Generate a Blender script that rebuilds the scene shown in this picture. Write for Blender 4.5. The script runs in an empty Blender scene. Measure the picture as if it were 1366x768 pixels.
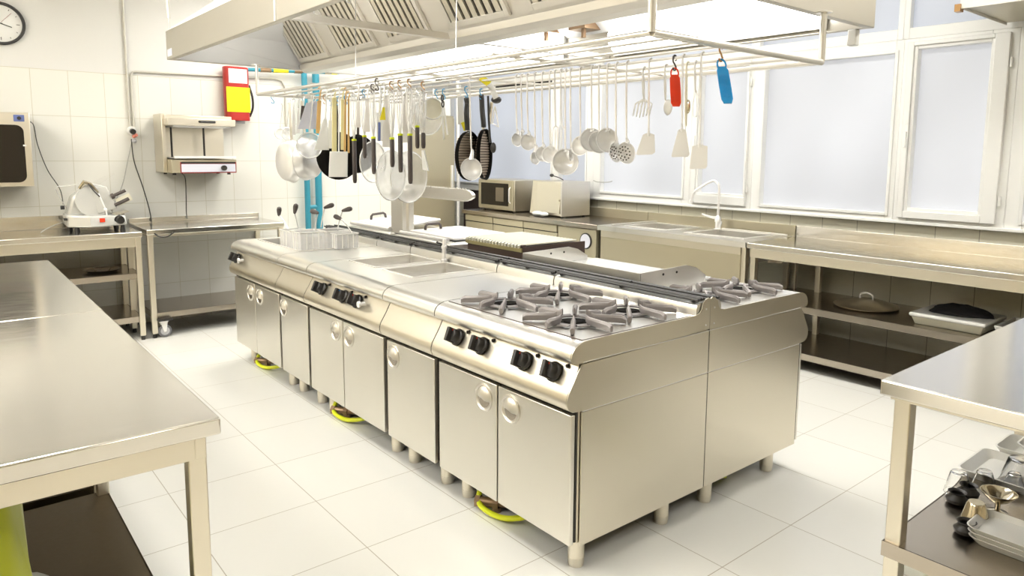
import bpy, bmesh, math, random
from math import sin, cos, pi, radians
from mathutils import Vector, Matrix, Euler
random.seed(7)
SC = bpy.context.scene
COL = SC.collection

# ------------------------------------------------------------------ camera model
CAM_H = 1.5
FPX, PCX, PCY = 953.61, 713.99, 319.81
YAW, PIT, ROL = 2.43748559, 0.1214076, 0.00968125
F_ = Vector((cos(PIT)*cos(YAW), cos(PIT)*sin(YAW), -sin(PIT)))
r0 = Vector((sin(YAW), -cos(YAW), 0)); u0 = r0.cross(F_)
R_ = cos(ROL)*r0 + sin(ROL)*u0
U_ = -sin(ROL)*r0 + cos(ROL)*u0
EYE = Vector((0, 0, CAM_H))
def ray(px, py): return F_ + R_*((px-PCX)/FPX) - U_*((py-PCY)/FPX)
def on_y(px, py, y): d = ray(px, py); return EYE + d*(y/d.y)
def on_x(px, py, x): d = ray(px, py); return EYE + d*(x/d.x)
def on_z(px, py, z): d = ray(px, py); return EYE + d*((z-CAM_H)/d.z)
cam_d = bpy.data.cameras.new('camera'); cam = bpy.data.objects.new('camera', cam_d); COL.objects.link(cam)
m3 = Matrix((R_, U_, -F_)).transposed()
cam.matrix_world = Matrix.Translation(EYE) @ m3.to_4x4()
cam_d.sensor_width = 36; cam_d.lens = FPX/1366*36
cam_d.shift_x = -(PCX-683)/1366; cam_d.shift_y = -(384-PCY)/1366
cam_d.clip_start = 0.05
SC.camera = cam

# ------------------------------------------------------------------ materials
LAMP = 9.5
def new_mat(name):
    m = bpy.data.materials.new(name); m.use_nodes = True
    nt = m.node_tree; b = nt.nodes['Principled BSDF']; return m, nt, b
def plain(name, col, rough=.5, metal=0, spec=.5, noise=0.0, nscale=8, bump=0, alpha=1, trans=0, emit=None, estr=0, coat=0):
    m, nt, b = new_mat(name)
    b.inputs['Base Color'].default_value = (*col, 1)
    b.inputs['Roughness'].default_value = rough
    b.inputs['Metallic'].default_value = metal
    b.inputs['Specular IOR Level'].default_value = spec
    b.inputs['Transmission Weight'].default_value = trans
    b.inputs['Coat Weight'].default_value = coat
    if emit: b.inputs['Emission Color'].default_value = (*emit, 1); b.inputs['Emission Strength'].default_value = estr
    tc = nt.nodes.new('ShaderNodeTexCoord')
    n = nt.nodes.new('ShaderNodeTexNoise'); n.inputs['Scale'].default_value = nscale; n.inputs['Detail'].default_value = 4
    nt.links.new(tc.outputs['Object'], n.inputs['Vector'])
    if noise > 0:
        mx = nt.nodes.new('ShaderNodeMix'); mx.data_type = 'RGBA'
        mx.inputs['A'].default_value = (*[c*(1-noise) for c in col], 1); mx.inputs['B'].default_value = (*[min(1, c*(1+noise)) for c in col], 1)
        nt.links.new(n.outputs['Fac'], mx.inputs['Factor']); nt.links.new(mx.outputs['Result'], b.inputs['Base Color'])
    if bump > 0:
        bp = nt.nodes.new('ShaderNodeBump'); bp.inputs['Strength'].default_value = bump; bp.inputs['Distance'].default_value = .01
        nt.links.new(n.outputs['Fac'], bp.inputs['Height']); nt.links.new(bp.outputs['Normal'], b.inputs['Normal'])
    return m
def steel(name, col, rough, stretch=(1, 1, 1), rvar=.02, bump=0.0, nscale=60, wave=0.0, cvar=.012):
    """brushed stainless steel: fine stretched noise in roughness and colour, slow waviness of the sheet"""
    m, nt, b = new_mat(name)
    b.inputs['Metallic'].default_value = 1
    tc = nt.nodes.new('ShaderNodeTexCoord'); mp = nt.nodes.new('ShaderNodeMapping'); mp.inputs['Scale'].default_value = stretch
    nt.links.new(tc.outputs['Object'], mp.inputs['Vector'])
    n = nt.nodes.new('ShaderNodeTexNoise'); n.inputs['Scale'].default_value = nscale; n.inputs['Detail'].default_value = 5
    nt.links.new(mp.outputs['Vector'], n.inputs['Vector'])
    mr = nt.nodes.new('ShaderNodeMapRange'); mr.inputs['From Min'].default_value = .3; mr.inputs['From Max'].default_value = .7
    mr.inputs['To Min'].default_value = max(.03, rough-rvar); mr.inputs['To Max'].default_value = rough+rvar
    nt.links.new(n.outputs['Fac'], mr.inputs['Value']); nt.links.new(mr.outputs['Result'], b.inputs['Roughness'])
    mx = nt.nodes.new('ShaderNodeMix'); mx.data_type = 'RGBA'
    mx.inputs['A'].default_value = (*[c*(1-cvar) for c in col], 1); mx.inputs['B'].default_value = (*[min(1, c*(1+cvar)) for c in col], 1)
    nt.links.new(n.outputs['Fac'], mx.inputs['Factor']); nt.links.new(mx.outputs['Result'], b.inputs['Base Color'])
    if wave > 0:
        n2 = nt.nodes.new('ShaderNodeTexNoise'); n2.inputs['Scale'].default_value = 3.5; n2.inputs['Detail'].default_value = 1
        nt.links.new(tc.outputs['Object'], n2.inputs['Vector'])
        bp = nt.nodes.new('ShaderNodeBump'); bp.inputs['Strength'].default_value = wave; bp.inputs['Distance'].default_value = .02
        nt.links.new(n2.outputs['Fac'], bp.inputs['Height']); nt.links.new(bp.outputs['Normal'], b.inputs['Normal'])
    return m
SC_ = (.75, .70, .595)
M = {}
M['steel'] = steel('stainless_steel', SC_, .33, (4, 4, .25), wave=.012)
M['door'] = steel('brushed_steel_door', (.79, .765, .70), .36, (6, 6, .2), wave=.012)
M['top'] = steel('polished_steel_top', (.74, .715, .67), .17, (1, .3, 1), rvar=.02, wave=.03, nscale=40)
M['ctop'] = steel('cooker_top_steel', (.86, .845, .81), .30, (1, 1, 1), rvar=.01, wave=0, cvar=.0, nscale=2)
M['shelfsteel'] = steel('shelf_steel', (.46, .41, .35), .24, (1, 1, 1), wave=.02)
M['shaded_shelf'] = steel('shaded_shelf_steel', (.085, .065, .04), .40, (1, 1, 1), wave=.02)  # shelf steel coloured near black for the shade under the table
M['basin'] = steel('basin_steel', (.80, .78, .74), .45, (1, 1, 1), wave=.02)
M['basin'].node_tree.nodes['Principled BSDF'].inputs['Metallic'].default_value = .6
M['hood'] = steel('hood_steel', (.74, .715, .665), .40, (.3, .3, 3), wave=.012)
M['skirt'] = steel('hood_skirt_steel', (.56, .535, .475), .42, (.3, .3, 3))
M['hoodin'] = plain('hood_inside_lit_white', (.90, .89, .87), .35)  # hood inside whitened, the brightness of lit steel put into its colour
M['dark'] = plain('dark_shadow_gap', (.03, .027, .022), .6)
M['chrome'] = steel('bright_steel', (.94, .93, .915), .30, (1, 1, 1), rvar=.01, cvar=0, nscale=3)
M['chrome'].node_tree.nodes['Principled BSDF'].inputs['Metallic'].default_value = .35
M['utensil'] = plain('polished_utensil_steel', (.95, .945, .935), .22, .15)
M['wire'] = steel('wire_steel', (.93, .925, .90), .25, cvar=0, nscale=3)
M['wire'].node_tree.nodes['Principled BSDF'].inputs['Metallic'].default_value = .5
M['rackm'] = plain('white_enamelled_rail', (.76, .735, .68), .3, .6)
M['black'] = plain('black_plastic', (.02, .018, .017), .38)
M['handleblk'] = plain('charcoal_handle_plastic', (.075, .06, .055), .45)
M['cast'] = plain('enamelled_cast_iron', (.30, .277, .275), .42, .3, noise=.12, nscale=40)
M['castblk'] = plain('burner_black', (.010, .009, .008), .75, spec=.05)
M['brown'] = plain('dark_burnt_steel', (.10, .07, .06), .4, .5, noise=.2)
M['gold'] = plain('heat_stained_steel', (.62, .56, .30), .3, .8, noise=.2)
M['white'] = plain('white_enamel', (.86, .855, .82), .3)
M['slicer'] = plain('cast_aluminium_enamel', (.66, .66, .635), .25, .3)
M['whiteplastic'] = plain('white_plastic', (.93, .93, .90), .35)
M['cream'] = plain('cream_plastic', (.86, .82, .66), .45)
M['yellow'] = plain('yellow_plastic', (.85, .74, .02), .45)
M['pale_yellow'] = plain('pale_yellow_plastic', (.88, .80, .42), .45)
M['lime'] = plain('lime_plastic', (.72, .80, .02), .4)
M['hose'] = plain('yellow_gas_hose', (.78, .85, .02), .4)
M['orange'] = plain('light_wood', (.72, .45, .16), .5, noise=.12)
M['red'] = plain('red_paint', (.45, .02, .015), .3)
M['redtrim'] = plain('dark_red_trim', (.30, .03, .03), .4)
M['redplastic'] = plain('red_plastic', (.85, .06, .02), .25)
M['blueplastic'] = plain('blue_plastic', (.02, .30, .72), .2)
M['teal'] = plain('teal_paint', (.035, .27, .37), .4, noise=.08)
M['copper'] = plain('brass_fitting', (.30, .20, .12), .35, .7)
M['hookbrown'] = plain('bronze_wire', (.42, .24, .10), .3, .7)
M['hookblue'] = plain('blue_coated_wire', (.10, .42, .72), .35)
M['lav'] = plain('pale_lavender_plastic', (.70, .71, .80), .35)
M['navy'] = plain('navy_plastic', (.12, .16, .38), .35)
M['label'] = plain('printed_white_label', (.80, .78, .82), .5, noise=.15, nscale=60)
M['blackglass'] = plain('black_glass', (.012, .009, .007), .08, spec=.6)
M['wframe'] = plain('white_upvc', (.88, .88, .86), .28)
M['plaster'] = plain('white_plaster', (.80, .79, .76), .8, noise=.02, nscale=2, bump=.03)
M['beige'] = plain('beige_wall_paint', (.50, .43, .30), .7)
M['cabinet'] = plain('cream_steel_cabinet', (.50, .45, .325), .32, .55)
M['ceil'] = plain('ceiling_paint', (.85, .84, .80), .8)
M['rubber'] = plain('grey_rubber', (.16, .16, .17), .6)
M['wheelgrey'] = plain('pale_wheel_hub', (.45, .45, .47), .4)
M['blackcloth'] = plain('black_cloth', (.008, .007, .009), .9, bump=.4, nscale=60)
M['towel'] = plain('white_fabric', (.86, .85, .81), .8, bump=.3, nscale=25)
M['cableblk'] = plain('black_cable', (.05, .05, .04), .5)
M['cablegrey'] = plain('grey_cable', (.45, .44, .40), .5)
M['conduit'] = plain('grey_conduit', (.62, .60, .54), .4, .3)
M['bronze'] = plain('amber_metal', (.58, .53, .42), .12, .95)
M['ceramic'] = plain('white_ceramic', (.86, .85, .80), .18, coat=.4)
M['lamp'] = plain('added_lamp_diffuser', (.9, .9, .9), .5, emit=(1.0, .97, .90), estr=LAMP)
M['hoodlamp'] = plain('hood_lamp_diffuser', (.9, .9, .9), .5, emit=(1.0, .98, .94), estr=8)
M['griddle'] = plain('polished_griddle_plate', (.86, .85, .82), .25, .7)
M['clothstain'] = plain('crumpled_yellow_paper', (.60, .55, .10), .7, noise=.5, nscale=18)

def glass(name, col=(1, 1, 1), rough=.02):
    m, nt, b = new_mat(name)
    b.inputs['Base Color'].default_value = (*col, 1); b.inputs['Roughness'].default_value = rough
    b.inputs['Transmission Weight'].default_value = 1; b.inputs['IOR'].default_value = 1.3
    n = nt.nodes.new('ShaderNodeTexNoise'); n.inputs['Scale'].default_value = 30
    bp = nt.nodes.new('ShaderNodeBump'); bp.inputs['Strength'].default_value = .05
    nt.links.new(n.outputs['Fac'], bp.inputs['Height']); nt.links.new(bp.outputs['Normal'], b.inputs['Normal'])
    return m
M['glass'] = glass('clear_glass')
M['plasticfilm'] = glass('clear_plastic_film', (.93, .92, .85), .25)
def translucent(name, col, op=.45):
    m, nt, b = new_mat(name)
    b.inputs['Base Color'].default_value = (*col, 1); b.inputs['Roughness'].default_value = .35
    b.inputs['Alpha'].default_value = op
    n = nt.nodes.new('ShaderNodeTexNoise'); n.inputs['Scale'].default_value = 4
    mr = nt.nodes.new('ShaderNodeMapRange'); mr.inputs['To Min'].default_value = op-.04; mr.inputs['To Max'].default_value = min(1, op+.04)
    nt.links.new(n.outputs['Fac'], mr.inputs['Value']); nt.links.new(mr.outputs['Result'], b.inputs['Alpha'])
    return m
M['mesh'] = translucent('fine_wire_mesh', (.98, .975, .96), .27)
M['bag'] = translucent('yellow_green_bag', (.45, .49, .01), .95)
M['clearbag'] = translucent('clear_bag', (.88, .88, .82), .5)

def tile_mat(name, ax, offx, w, offz, h, col, grout, g=.004, zmax=None, above=None, rough=.18, gloss_w=0.02):
    """ceramic tiles laid out by world position along axis ax (0=x, 1=y) and z (or x/y for a floor)"""
    m, nt, b = new_mat(name)
    N = nt.nodes; L = nt.links
    geo = N.new('ShaderNodeNewGeometry'); sp = N.new('ShaderNodeSeparateXYZ'); L.new(geo.outputs['Position'], sp.inputs[0])
    def mth(op, a, bb=None, c=None):
        n = N.new('ShaderNodeMath'); n.operation = op
        for i, v in enumerate((a, bb, c)):
            if v is None: continue
            if isinstance(v, (int, float)): n.inputs[i].default_value = v
            else: L.new(v, n.inputs[i])
        return n.outputs[0]
    def line(out, off, w):
        t = mth('DIVIDE', mth('SUBTRACT', out, off), w)
        fr = mth('FRACT', t)
        d = mth('MINIMUM', fr, mth('SUBTRACT', 1.0, fr))
        return mth('LESS_THAN', mth('MULTIPLY', d, w), g/2), mth('FLOOR', t)
    lx, cx = line(sp.outputs[ax[0]], offx, w); lz, cz = line(sp.outputs[ax[1]], offz, h)
    gr = mth('MAXIMUM', lx, lz)
    wn = N.new('ShaderNodeTexWhiteNoise'); wn.noise_dimensions = '2D'
    cb = N.new('ShaderNodeCombineXYZ'); L.new(cx, cb.inputs[0]); L.new(cz, cb.inputs[1]); L.new(cb.outputs[0], wn.inputs['Vector'])
    var = mth('MULTIPLY_ADD', wn.outputs['Value'], .03, .97)
    vm = N.new('ShaderNodeVectorMath'); vm.operation = 'SCALE'; vm.inputs[0].default_value = col; L.new(var, vm.inputs['Scale'])
    mx = N.new('ShaderNodeMix'); mx.data_type = 'RGBA'; L.new(gr, mx.inputs['Factor']); L.new(vm.outputs[0], mx.inputs['A']); mx.inputs['B'].default_value = (*grout, 1)
    out = mx.outputs['Result']; ro = mth('MULTIPLY_ADD', gr, .5, rough)
    if zmax is not None:
        up = mth('GREATER_THAN', sp.outputs[2], zmax)
        m2 = N.new('ShaderNodeMix'); m2.data_type = 'RGBA'; L.new(up, m2.inputs['Factor']); L.new(out, m2.inputs['A']); m2.inputs['B'].default_value = (*above, 1)
        out = m2.outputs['Result']; ro = mth('MULTIPLY_ADD', up, .45, ro)
    L.new(out, b.inputs['Base Color']); L.new(ro, b.inputs['Roughness'])
    n2 = N.new('ShaderNodeTexNoise'); n2.inputs['Scale'].default_value = 3; L.new(geo.outputs['Position'], n2.inputs['Vector'])
    hgt = mth('SUBTRACT', mth('MULTIPLY', n2.outputs['Fac'], .4), gr)
    bp = N.new('ShaderNodeBump'); bp.inputs['Strength'].default_value = .12; bp.inputs['Distance'].default_value = .003
    L.new(hgt, bp.inputs['Height']); L.new(bp.outputs['Normal'], b.inputs['Normal'])
    return m
TILE = (.85, .838, .775); GROUT = (.62, .59, .48)
M['tile_left'] = tile_mat('white_wall_tile', (1, 2), .66, .2485, 1.04, .3565, TILE, GROUT, zmax=2.112, above=(.76, .752, .725))
M['tile_win'] = tile_mat('white_wall_tile_window_side', (0, 2), -1.677, .2725, 1.03, .36, (.86, .83, .69), (.42, .39, .30), g=.005, zmax=2.6, above=(.8, .79, .76))
M['floor'] = tile_mat('white_floor_tile', (0, 1), -1.42, .4705, 1.65, .4705, (.87, .86, .81), (.45, .41, .34), g=.0036, rough=.24)

def pane_mat(name, col, strength):
    m, nt, b = new_mat(name)
    N = nt.nodes; L = nt.links
    b.inputs['Base Color'].default_value = (.30, .31, .34, 1); b.inputs['Roughness'].default_value = .35
    geo = N.new('ShaderNodeNewGeometry'); sp = N.new('ShaderNodeMapping'); sp.inputs['Scale'].default_value = (.9, 1, .55)
    L.new(geo.outputs['Position'], sp.inputs['Vector'])
    n = N.new('ShaderNodeTexNoise'); n.inputs['Scale'].default_value = 1.3; n.inputs['Detail'].default_value = 1; L.new(sp.outputs[0], n.inputs['Vector'])
    n2 = N.new('ShaderNodeTexNoise'); n2.inputs['Scale'].default_value = 60; L.new(geo.outputs['Position'], n2.inputs['Vector'])
    mr = N.new('ShaderNodeMapRange'); mr.inputs['From Min'].default_value = .3; mr.inputs['From Max'].default_value = .7
    mr.inputs['To Min'].default_value = strength*.80; mr.inputs['To Max'].default_value = strength*1.28
    L.new(n.outputs['Fac'], mr.inputs['Value'])
    b.inputs['Emission Color'].default_value = (*col, 1); L.new(mr.outputs['Result'], b.inputs['Emission Strength'])
    bp = N.new('ShaderNodeBump'); bp.inputs['Strength'].default_value = .3; L.new(n2.outputs['Fac'], bp.inputs['Height']); L.new(bp.outputs['Normal'], b.inputs['Normal'])
    return m
M['pane'] = pane_mat('frosted_daylit_glass', (.90, .915, .945), .31)
M['pane_blue'] = pane_mat('frosted_daylit_glass_bluish', (.76, .82, .93), .31)
M['pane_bright'] = pane_mat('frosted_daylit_glass_bright', (.93, .94, .965), .36)

# ------------------------------------------------------------------ mesh builder
class MB:
    def __init__(s): s.v = []; s.f = []
    def add(s, vs, fs, mat=None):
        o = len(s.v)
        s.v += [tuple(mat @ Vector(v)) if mat is not None else tuple(v) for v in vs]
        s.f += [tuple(i+o for i in f) for f in fs]; return s
    def box(s, x0, x1, y0, y1, z0, z1, mat=None):
        v = [(x, y, z) for x in (x0, x1) for y in (y0, y1) for z in (z0, z1)]
        return s.add(v, [(0, 1, 3, 2), (4, 6, 7, 5), (0, 4, 5, 1), (2, 3, 7, 6), (0, 2, 6, 4), (1, 5, 7, 3)], mat)
    def cyl(s, p, q, r, n=16, r2=None, cap=True):
        p = Vector(p); q = Vector(q); r2 = r if r2 is None else r2
        d = (q-p).normalized(); a = d.orthogonal().normalized(); b = d.cross(a)
        vs = []
        for c, rr in ((p, r), (q, r2)):
            vs += [c + a*cos(2*pi*i/n)*rr + b*sin(2*pi*i/n)*rr for i in range(n)]
        fs = [(i, (i+1) % n, n+(i+1) % n, n+i) for i in range(n)]
        if cap: fs += [tuple(range(n))[::-1], tuple(range(n, 2*n))]
        return s.add(vs, fs)
    def lathe(s, prof, c=(0, 0, 0), axis=(0, 0, 1), n=24, xdir=None, sx=1, sy=1, cap=True):
        c = Vector(c); d = Vector(axis).normalized()
        a = Vector(xdir).normalized() if xdir else d.orthogonal().normalized(); b = d.cross(a)
        vs = []; k = len(prof)
        for (r, h) in prof:
            vs += [c + d*h + a*cos(2*pi*i/n)*r*sx + b*sin(2*pi*i/n)*r*sy for i in range(n)]
        fs = []
        for j in range(k-1):
            fs += [(j*n+i, j*n+(i+1) % n, (j+1)*n+(i+1) % n, (j+1)*n+i) for i in range(n)]
        if cap and prof[0][0] > 1e-4: fs.append(tuple(range(n))[::-1])
        if cap and prof[-1][0] > 1e-4: fs.append(tuple(range((k-1)*n, k*n)))
        return s.add(vs, fs)
    def lathe_open(s, prof, c=(0, 0, 0), axis=(0, 0, 1), n=24, t=.002, xdir=None, sx=1, sy=1):
        """thin vessel: outer profile then the same profile inset, closed over the rim"""
        inner = [(max(r-t, 0.0005), h+(t if i == 0 else 0)) for i, (r, h) in enumerate(prof)]
        return s.lathe(prof + inner[::-1], c, axis, n, xdir, sx, sy)
    def tube(s, pts, r, n=8, closed=False):
        pts = [Vector(p) for p in pts]; k = len(pts); vs = []; fs = []
        prev = None
        rr = r if isinstance(r, (list, tuple)) else [r]*k
        for i, p in enumerate(pts):
            if closed: t = pts[(i+1) % k]-pts[i-1]
            else: t = pts[min(i+1, k-1)]-pts[max(i-1, 0)]
            t.normalize()
            a = (prev - t*prev.dot(t)) if prev is not None else t.orthogonal()
            if a.length < 1e-5: a = t.orthogonal()
            a.normalize(); b = t.cross(a); prev = a
            vs += [p + a*cos(2*pi*j/n)*rr[i] + b*sin(2*pi*j/n)*rr[i] for j in range(n)]
        for i in range(k if closed else k-1):
            o = i*n; q = ((i+1) % k)*n
            fs += [(o+j, o+(j+1) % n, q+(j+1) % n, q+j) for j in range(n)]
        if not closed: fs += [tuple(range(n))[::-1], tuple(range((k-1)*n, k*n))]
        return s.add(vs, fs)
    def prism(s, poly, a0, a1, axis='x', mat=None):
        """polygon in the two other axes, extruded along axis"""
        def P(a, p):
            return (a, p[0], p[1]) if axis == 'x' else (p[0], a, p[1]) if axis == 'y' else (p[0], p[1], a)
        n = len(poly)
        vs = [P(a0, p) for p in poly] + [P(a1, p) for p in poly]
        fs = [(i, (i+1) % n, n+(i+1) % n, n+i) for i in range(n)] + [tuple(range(n))[::-1], tuple(range(n, 2*n))]
        return s.add(vs, fs, mat)
    def ball(s, c, r, n=16, sx=1, sy=1, sz=1):
        k = 10
        prof = [(max(1e-5, r*sin(pi*i/k)), -r*cos(pi*i/k)*sz) for i in range(k+1)]
        return s.lathe(prof, c, (0, 0, 1), n, (1, 0, 0), sx, sy)
    def build(s, name, mat, parent=None, bev=0, seg=2, ang=32, sub=0):
        me = bpy.data.meshes.new(name); o = bpy.data.objects.new(name, me)
        org = parent.get('_w') if parent else None
        if parent is None:
            pass
        off = Vector(org) if org else Vector((0, 0, 0))
        me.from_pydata([tuple(Vector(v)-off) for v in s.v], [], s.f)
        bm = bmesh.new(); bm.from_mesh(me); bmesh.ops.recalc_face_normals(bm, faces=bm.faces); bm.to_mesh(me); bm.free()
        me.materials.append(M[mat] if isinstance(mat, str) else mat)
        for p in me.polygons: p.use_smooth = True
        me.set_sharp_from_angle(angle=radians(ang))
        COL.objects.link(o)
        if parent: o.parent = parent
        if bev:
            b = o.modifiers.new('edge', 'BEVEL'); b.width = bev; b.segments = seg; b.limit_method = 'ANGLE'; b.angle_limit = radians(40)
            b.harden_normals = False
        if sub:
            q = o.modifiers.new('smooth', 'SUBSURF'); q.levels = sub; q.render_levels = sub
        if parent is not None: o['_w'] = tuple(off)
        return o
ALL = []
def thing(name, label, cat, loc, group=None):
    o = bpy.data.objects.new(name, None); COL.objects.link(o); o.empty_display_size = .05
    o.location = loc; o['_w'] = tuple(loc); o['label'] = label; o['category'] = cat
    if group: o['group'] = group
    return o
def tag(o, label, cat, group=None, kind=None):
    o['label'] = label; o['category'] = cat
    if group: o['group'] = group
    if kind: o['kind'] = kind
    # put the origin at the base of the mesh
    me = o.data; c = sum((Vector(v.co) for v in me.vertices), Vector())/len(me.vertices)
    c.z = min(v.co.z for v in me.vertices)
    for v in me.vertices: v.co -= c
    o.location = c
    return o
def struct(name, mb, mat, **k):
    o = mb.build(name, mat, **k); o['kind'] = 'structure'; return o
def bx(*a): return MB().box(*a)
def arc(c, r, a0, a1, n=8):
    return [(c[0]+r*cos(a0+(a1-a0)*i/n), c[1]+r*sin(a0+(a1-a0)*i/n)) for i in range(n+1)]
def smooth_path(pts, k=6):
    pts = [Vector(p) for p in pts]; out = []
    P = [pts[0]]+pts+[pts[-1]]
    for i in range(1, len(P)-2):
        for j in range(k):
            t = j/k; a, b, c, d = P[i-1], P[i], P[i+1], P[i+2]
            out.append(.5*((2*b)+(-a+c)*t+(2*a-5*b+4*c-d)*t*t+(-a+3*b-3*c+d)*t**3))
    out.append(pts[-1]); return out

# ------------------------------------------------------------------ room shell
XW, YW, ZC = -6.83, 5.27, 3.0
XR, YB, XREC = 2.6, -2.6, -7.95
YREC = 4.03
struct('floor', bx(XREC-.1, XR+.1, YB-.1, YW+.1, -.1, 0), 'floor')
struct('ceiling', bx(XREC-.1, XR+.1, YB-.1, YW+.1, ZC, ZC+.1), 'ceil')
struct('wall_left', bx(XW-.1, XW, YB, YREC, 0, ZC), 'tile_left')
struct('wall_recess', MB().box(XREC, XW-.1, YREC-.1, YREC, 0, ZC), 'plaster')
struct('wall_recess_end', MB().box(XREC-.1, XREC, YREC-.1, YW, 0, ZC), 'plaster')
struct('wall_right', bx(XR, XR+.1, YB, YW, 0, ZC), 'beige')
struct('wall_back', bx(XREC, XR, YB-.1, YB, 0, ZC), 'beige')
# window wall: below the sill and above the windows
ZS, ZT = 1.035, 2.86
struct('wall_window', MB().box(XREC, XR, YW, YW+.12, 0, ZS).box(XREC, XR, YW, YW+.12, ZT, ZC), 'tile_win')
# windows: (x0,x1) of glass, z0,z1 , material
FY = YW-.012
wins = [(-7.85, -5.90, 1.125, 2.205, 'pane_blue', -7.93, -5.84), (-5.76, -5.36, 1.125, 2.205, 'pane_blue', -5.84, -5.24),
        (-5.134, -4.103, 1.118, 2.205, 'pane', -5.24, -4.02), (-3.919, -3.459, 1.165, 2.205, 'pane', -4.02, -3.385),
        (-3.295, -2.279, 1.098, 2.212, 'pane_bright', -3.385, -2.225), (-2.127, -1.683, 1.143, 2.226, 'pane_bright', -2.225, -1.53),
        (-1.43, -.45, 1.10, 2.22, 'pane_blue', -1.53, -.36), (-.26, .95, 1.10, 2.22, 'pane', -.36, 1.1)]
for i, (x0, x1, z0, z1, mt, f0, f1) in enumerate(wins):
    fr = MB()
    fr.box(f0, x0, FY-.03, YW+.05, ZS, 2.30); fr.box(x1, f1, FY-.03, YW+.05, ZS, 2.30)
    fr.box(x0, x1, FY-.03, YW+.05, ZS, z0); fr.box(x0, x1, FY-.03, YW+.05, z1, 2.30)
    w = struct('window_%d' % (i+1), fr, 'wframe', bev=.004)
    # bead around the pane
    b = MB(); e = .022
    for (a, c, d, f) in ((x0-e, x0, z0-e, z1+e), (x1, x1+e, z0-e, z1+e), (x0, x1, z0-e, z0), (x0, x1, z1, z1+e)):
        b.box(a, c, FY-.042, FY-.03, d, f)
    b.build('glazing_bead', 'wframe', w, bev=.003)
    bx(x0-.005, x1+.005, YW+.005, YW+.012, z0-.005, z1+.005).build('pane', mt, w)
    # second, casement sash standing proud
    if i in (3, 5):
        s_ = MB(); a0, a1 = f0+.035, f1-.045; c0, c1 = ZS+.035, 2.275
        s_.box(a0, x0-e, FY-.058, FY-.03, c0, c1); s_.box(x1+e, a1, FY-.058, FY-.03, c0, c1)
        s_.box(x0-e, x1+e, FY-.058, FY-.03, c0, z0-e); s_.box(x0-e, x1+e, FY-.058, FY-.03, z1+e, c1)
        s_.build('sash', 'wframe', w, bev=.004)
        h = MB()
        for zz in (1.22, 2.09): h.cyl((a1+.012, FY-.045, zz-.03), (a1+.012, FY-.045, zz+.03), .009)
        h.build('hinge', 'whiteplastic', w)
        h = MB().box(a0+.02, a0+.045, FY-.066, FY-.058, 1.62, 1.72).cyl((a0+.032, FY-.075, 1.66), (a0+.032, FY-.058, 1.66), .008).box(a0+.024, a0+.040, FY-.085, FY-.073, 1.56, 1.67)
        h.build('window_handle', 'whiteplastic', w, bev=.003)
a = on_y(662, 103, FY-.05); b = on_y(735, 93, FY-.05)
struct('trim_2', bx(a.x, b.x, FY-.06, FY-.031, 2.235, 2.285), 'dark')
# transom windows above
tr = [(-7.93, -5.84), (-5.84, -5.20), (-5.20, -3.40), (-3.40, -2.237), (-2.237, -.36), (-.36, 1.1)]
for i, (x0, x1) in enumerate(tr):
    a, c = x0+.04, x1-.04; z0, z1 = 2.375, 2.80
    fr = MB().box(x0, a, FY-.03, YW+.05, 2.30, ZT).box(c, x1, FY-.03, YW+.05, 2.30, ZT).box(a, c, FY-.03, YW+.05, 2.30, z0).box(a, c, FY-.03, YW+.05, z1, ZT)
    w = struct('window_%d' % (i+9), fr, 'wframe', bev=.004)
    bx(a-.005, c+.005, YW+.005, YW+.012, z0-.005, z1+.005).build('pane', 'pane_blue', w)
struct('trim_1', bx(XREC, 1.1, FY-.045, FY-.03, ZS-.008, ZS+.014), 'wframe', bev=.004)
struct('wall_window_end', bx(1.1, XR, YW, YW+.1, ZS, ZT), 'plaster')

# ceiling lamps, out of view, added to brighten the room
lamps = [(-5.3, -1.9), (-3.9, -1.9), (-2.5, -1.9), (-1.0, -1.9), (-5.3, -1.0), (-3.9, -1.0), (-3.95, .52), (-2.35, .52),
         (-5.9, 3.8), (-4.4, 3.8), (-2.7, 3.8), (-1.0, 3.8), (.7, 3.8), (-5.65, 2.3), (.9, 1.9)]
pos_txt = ['in the corner of left and back walls', 'second along the back wall', 'third along the back wall', 'last along the back wall', 'above the far left table end', 'above the joined left tables',
           'over the aisle before the island, far one', 'over the aisle before the island, near one', 'by the tall cream cabinet', 'above the sink aisle', 'third beside the windows', 'above the window bench', 'beside the windows at the right wall', 'above the wall grill', 'beside the near hood end']
for (x, y), pt in zip(lamps, pos_txt):
    t = thing('added_ceiling_light', 'added unseen white ceiling light panel ' + pt, 'light', (x, y, ZC-.05), 'added ceiling light panels')
    f = MB()
    for a in ((x-.62, x+.62, y-.32, y-.30), (x-.62, x+.62, y+.30, y+.32), (x-.62, x-.60, y-.30, y+.30), (x+.60, x+.62, y-.30, y+.30)):
        f.box(a[0], a[1], a[2], a[3], ZC-.05, ZC)
    f.build('frame', 'white', t)
    bx(x-.60, x+.60, y-.30, y+.30, ZC-.04, ZC-.01).build('diffuser', 'lamp', t)

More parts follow.
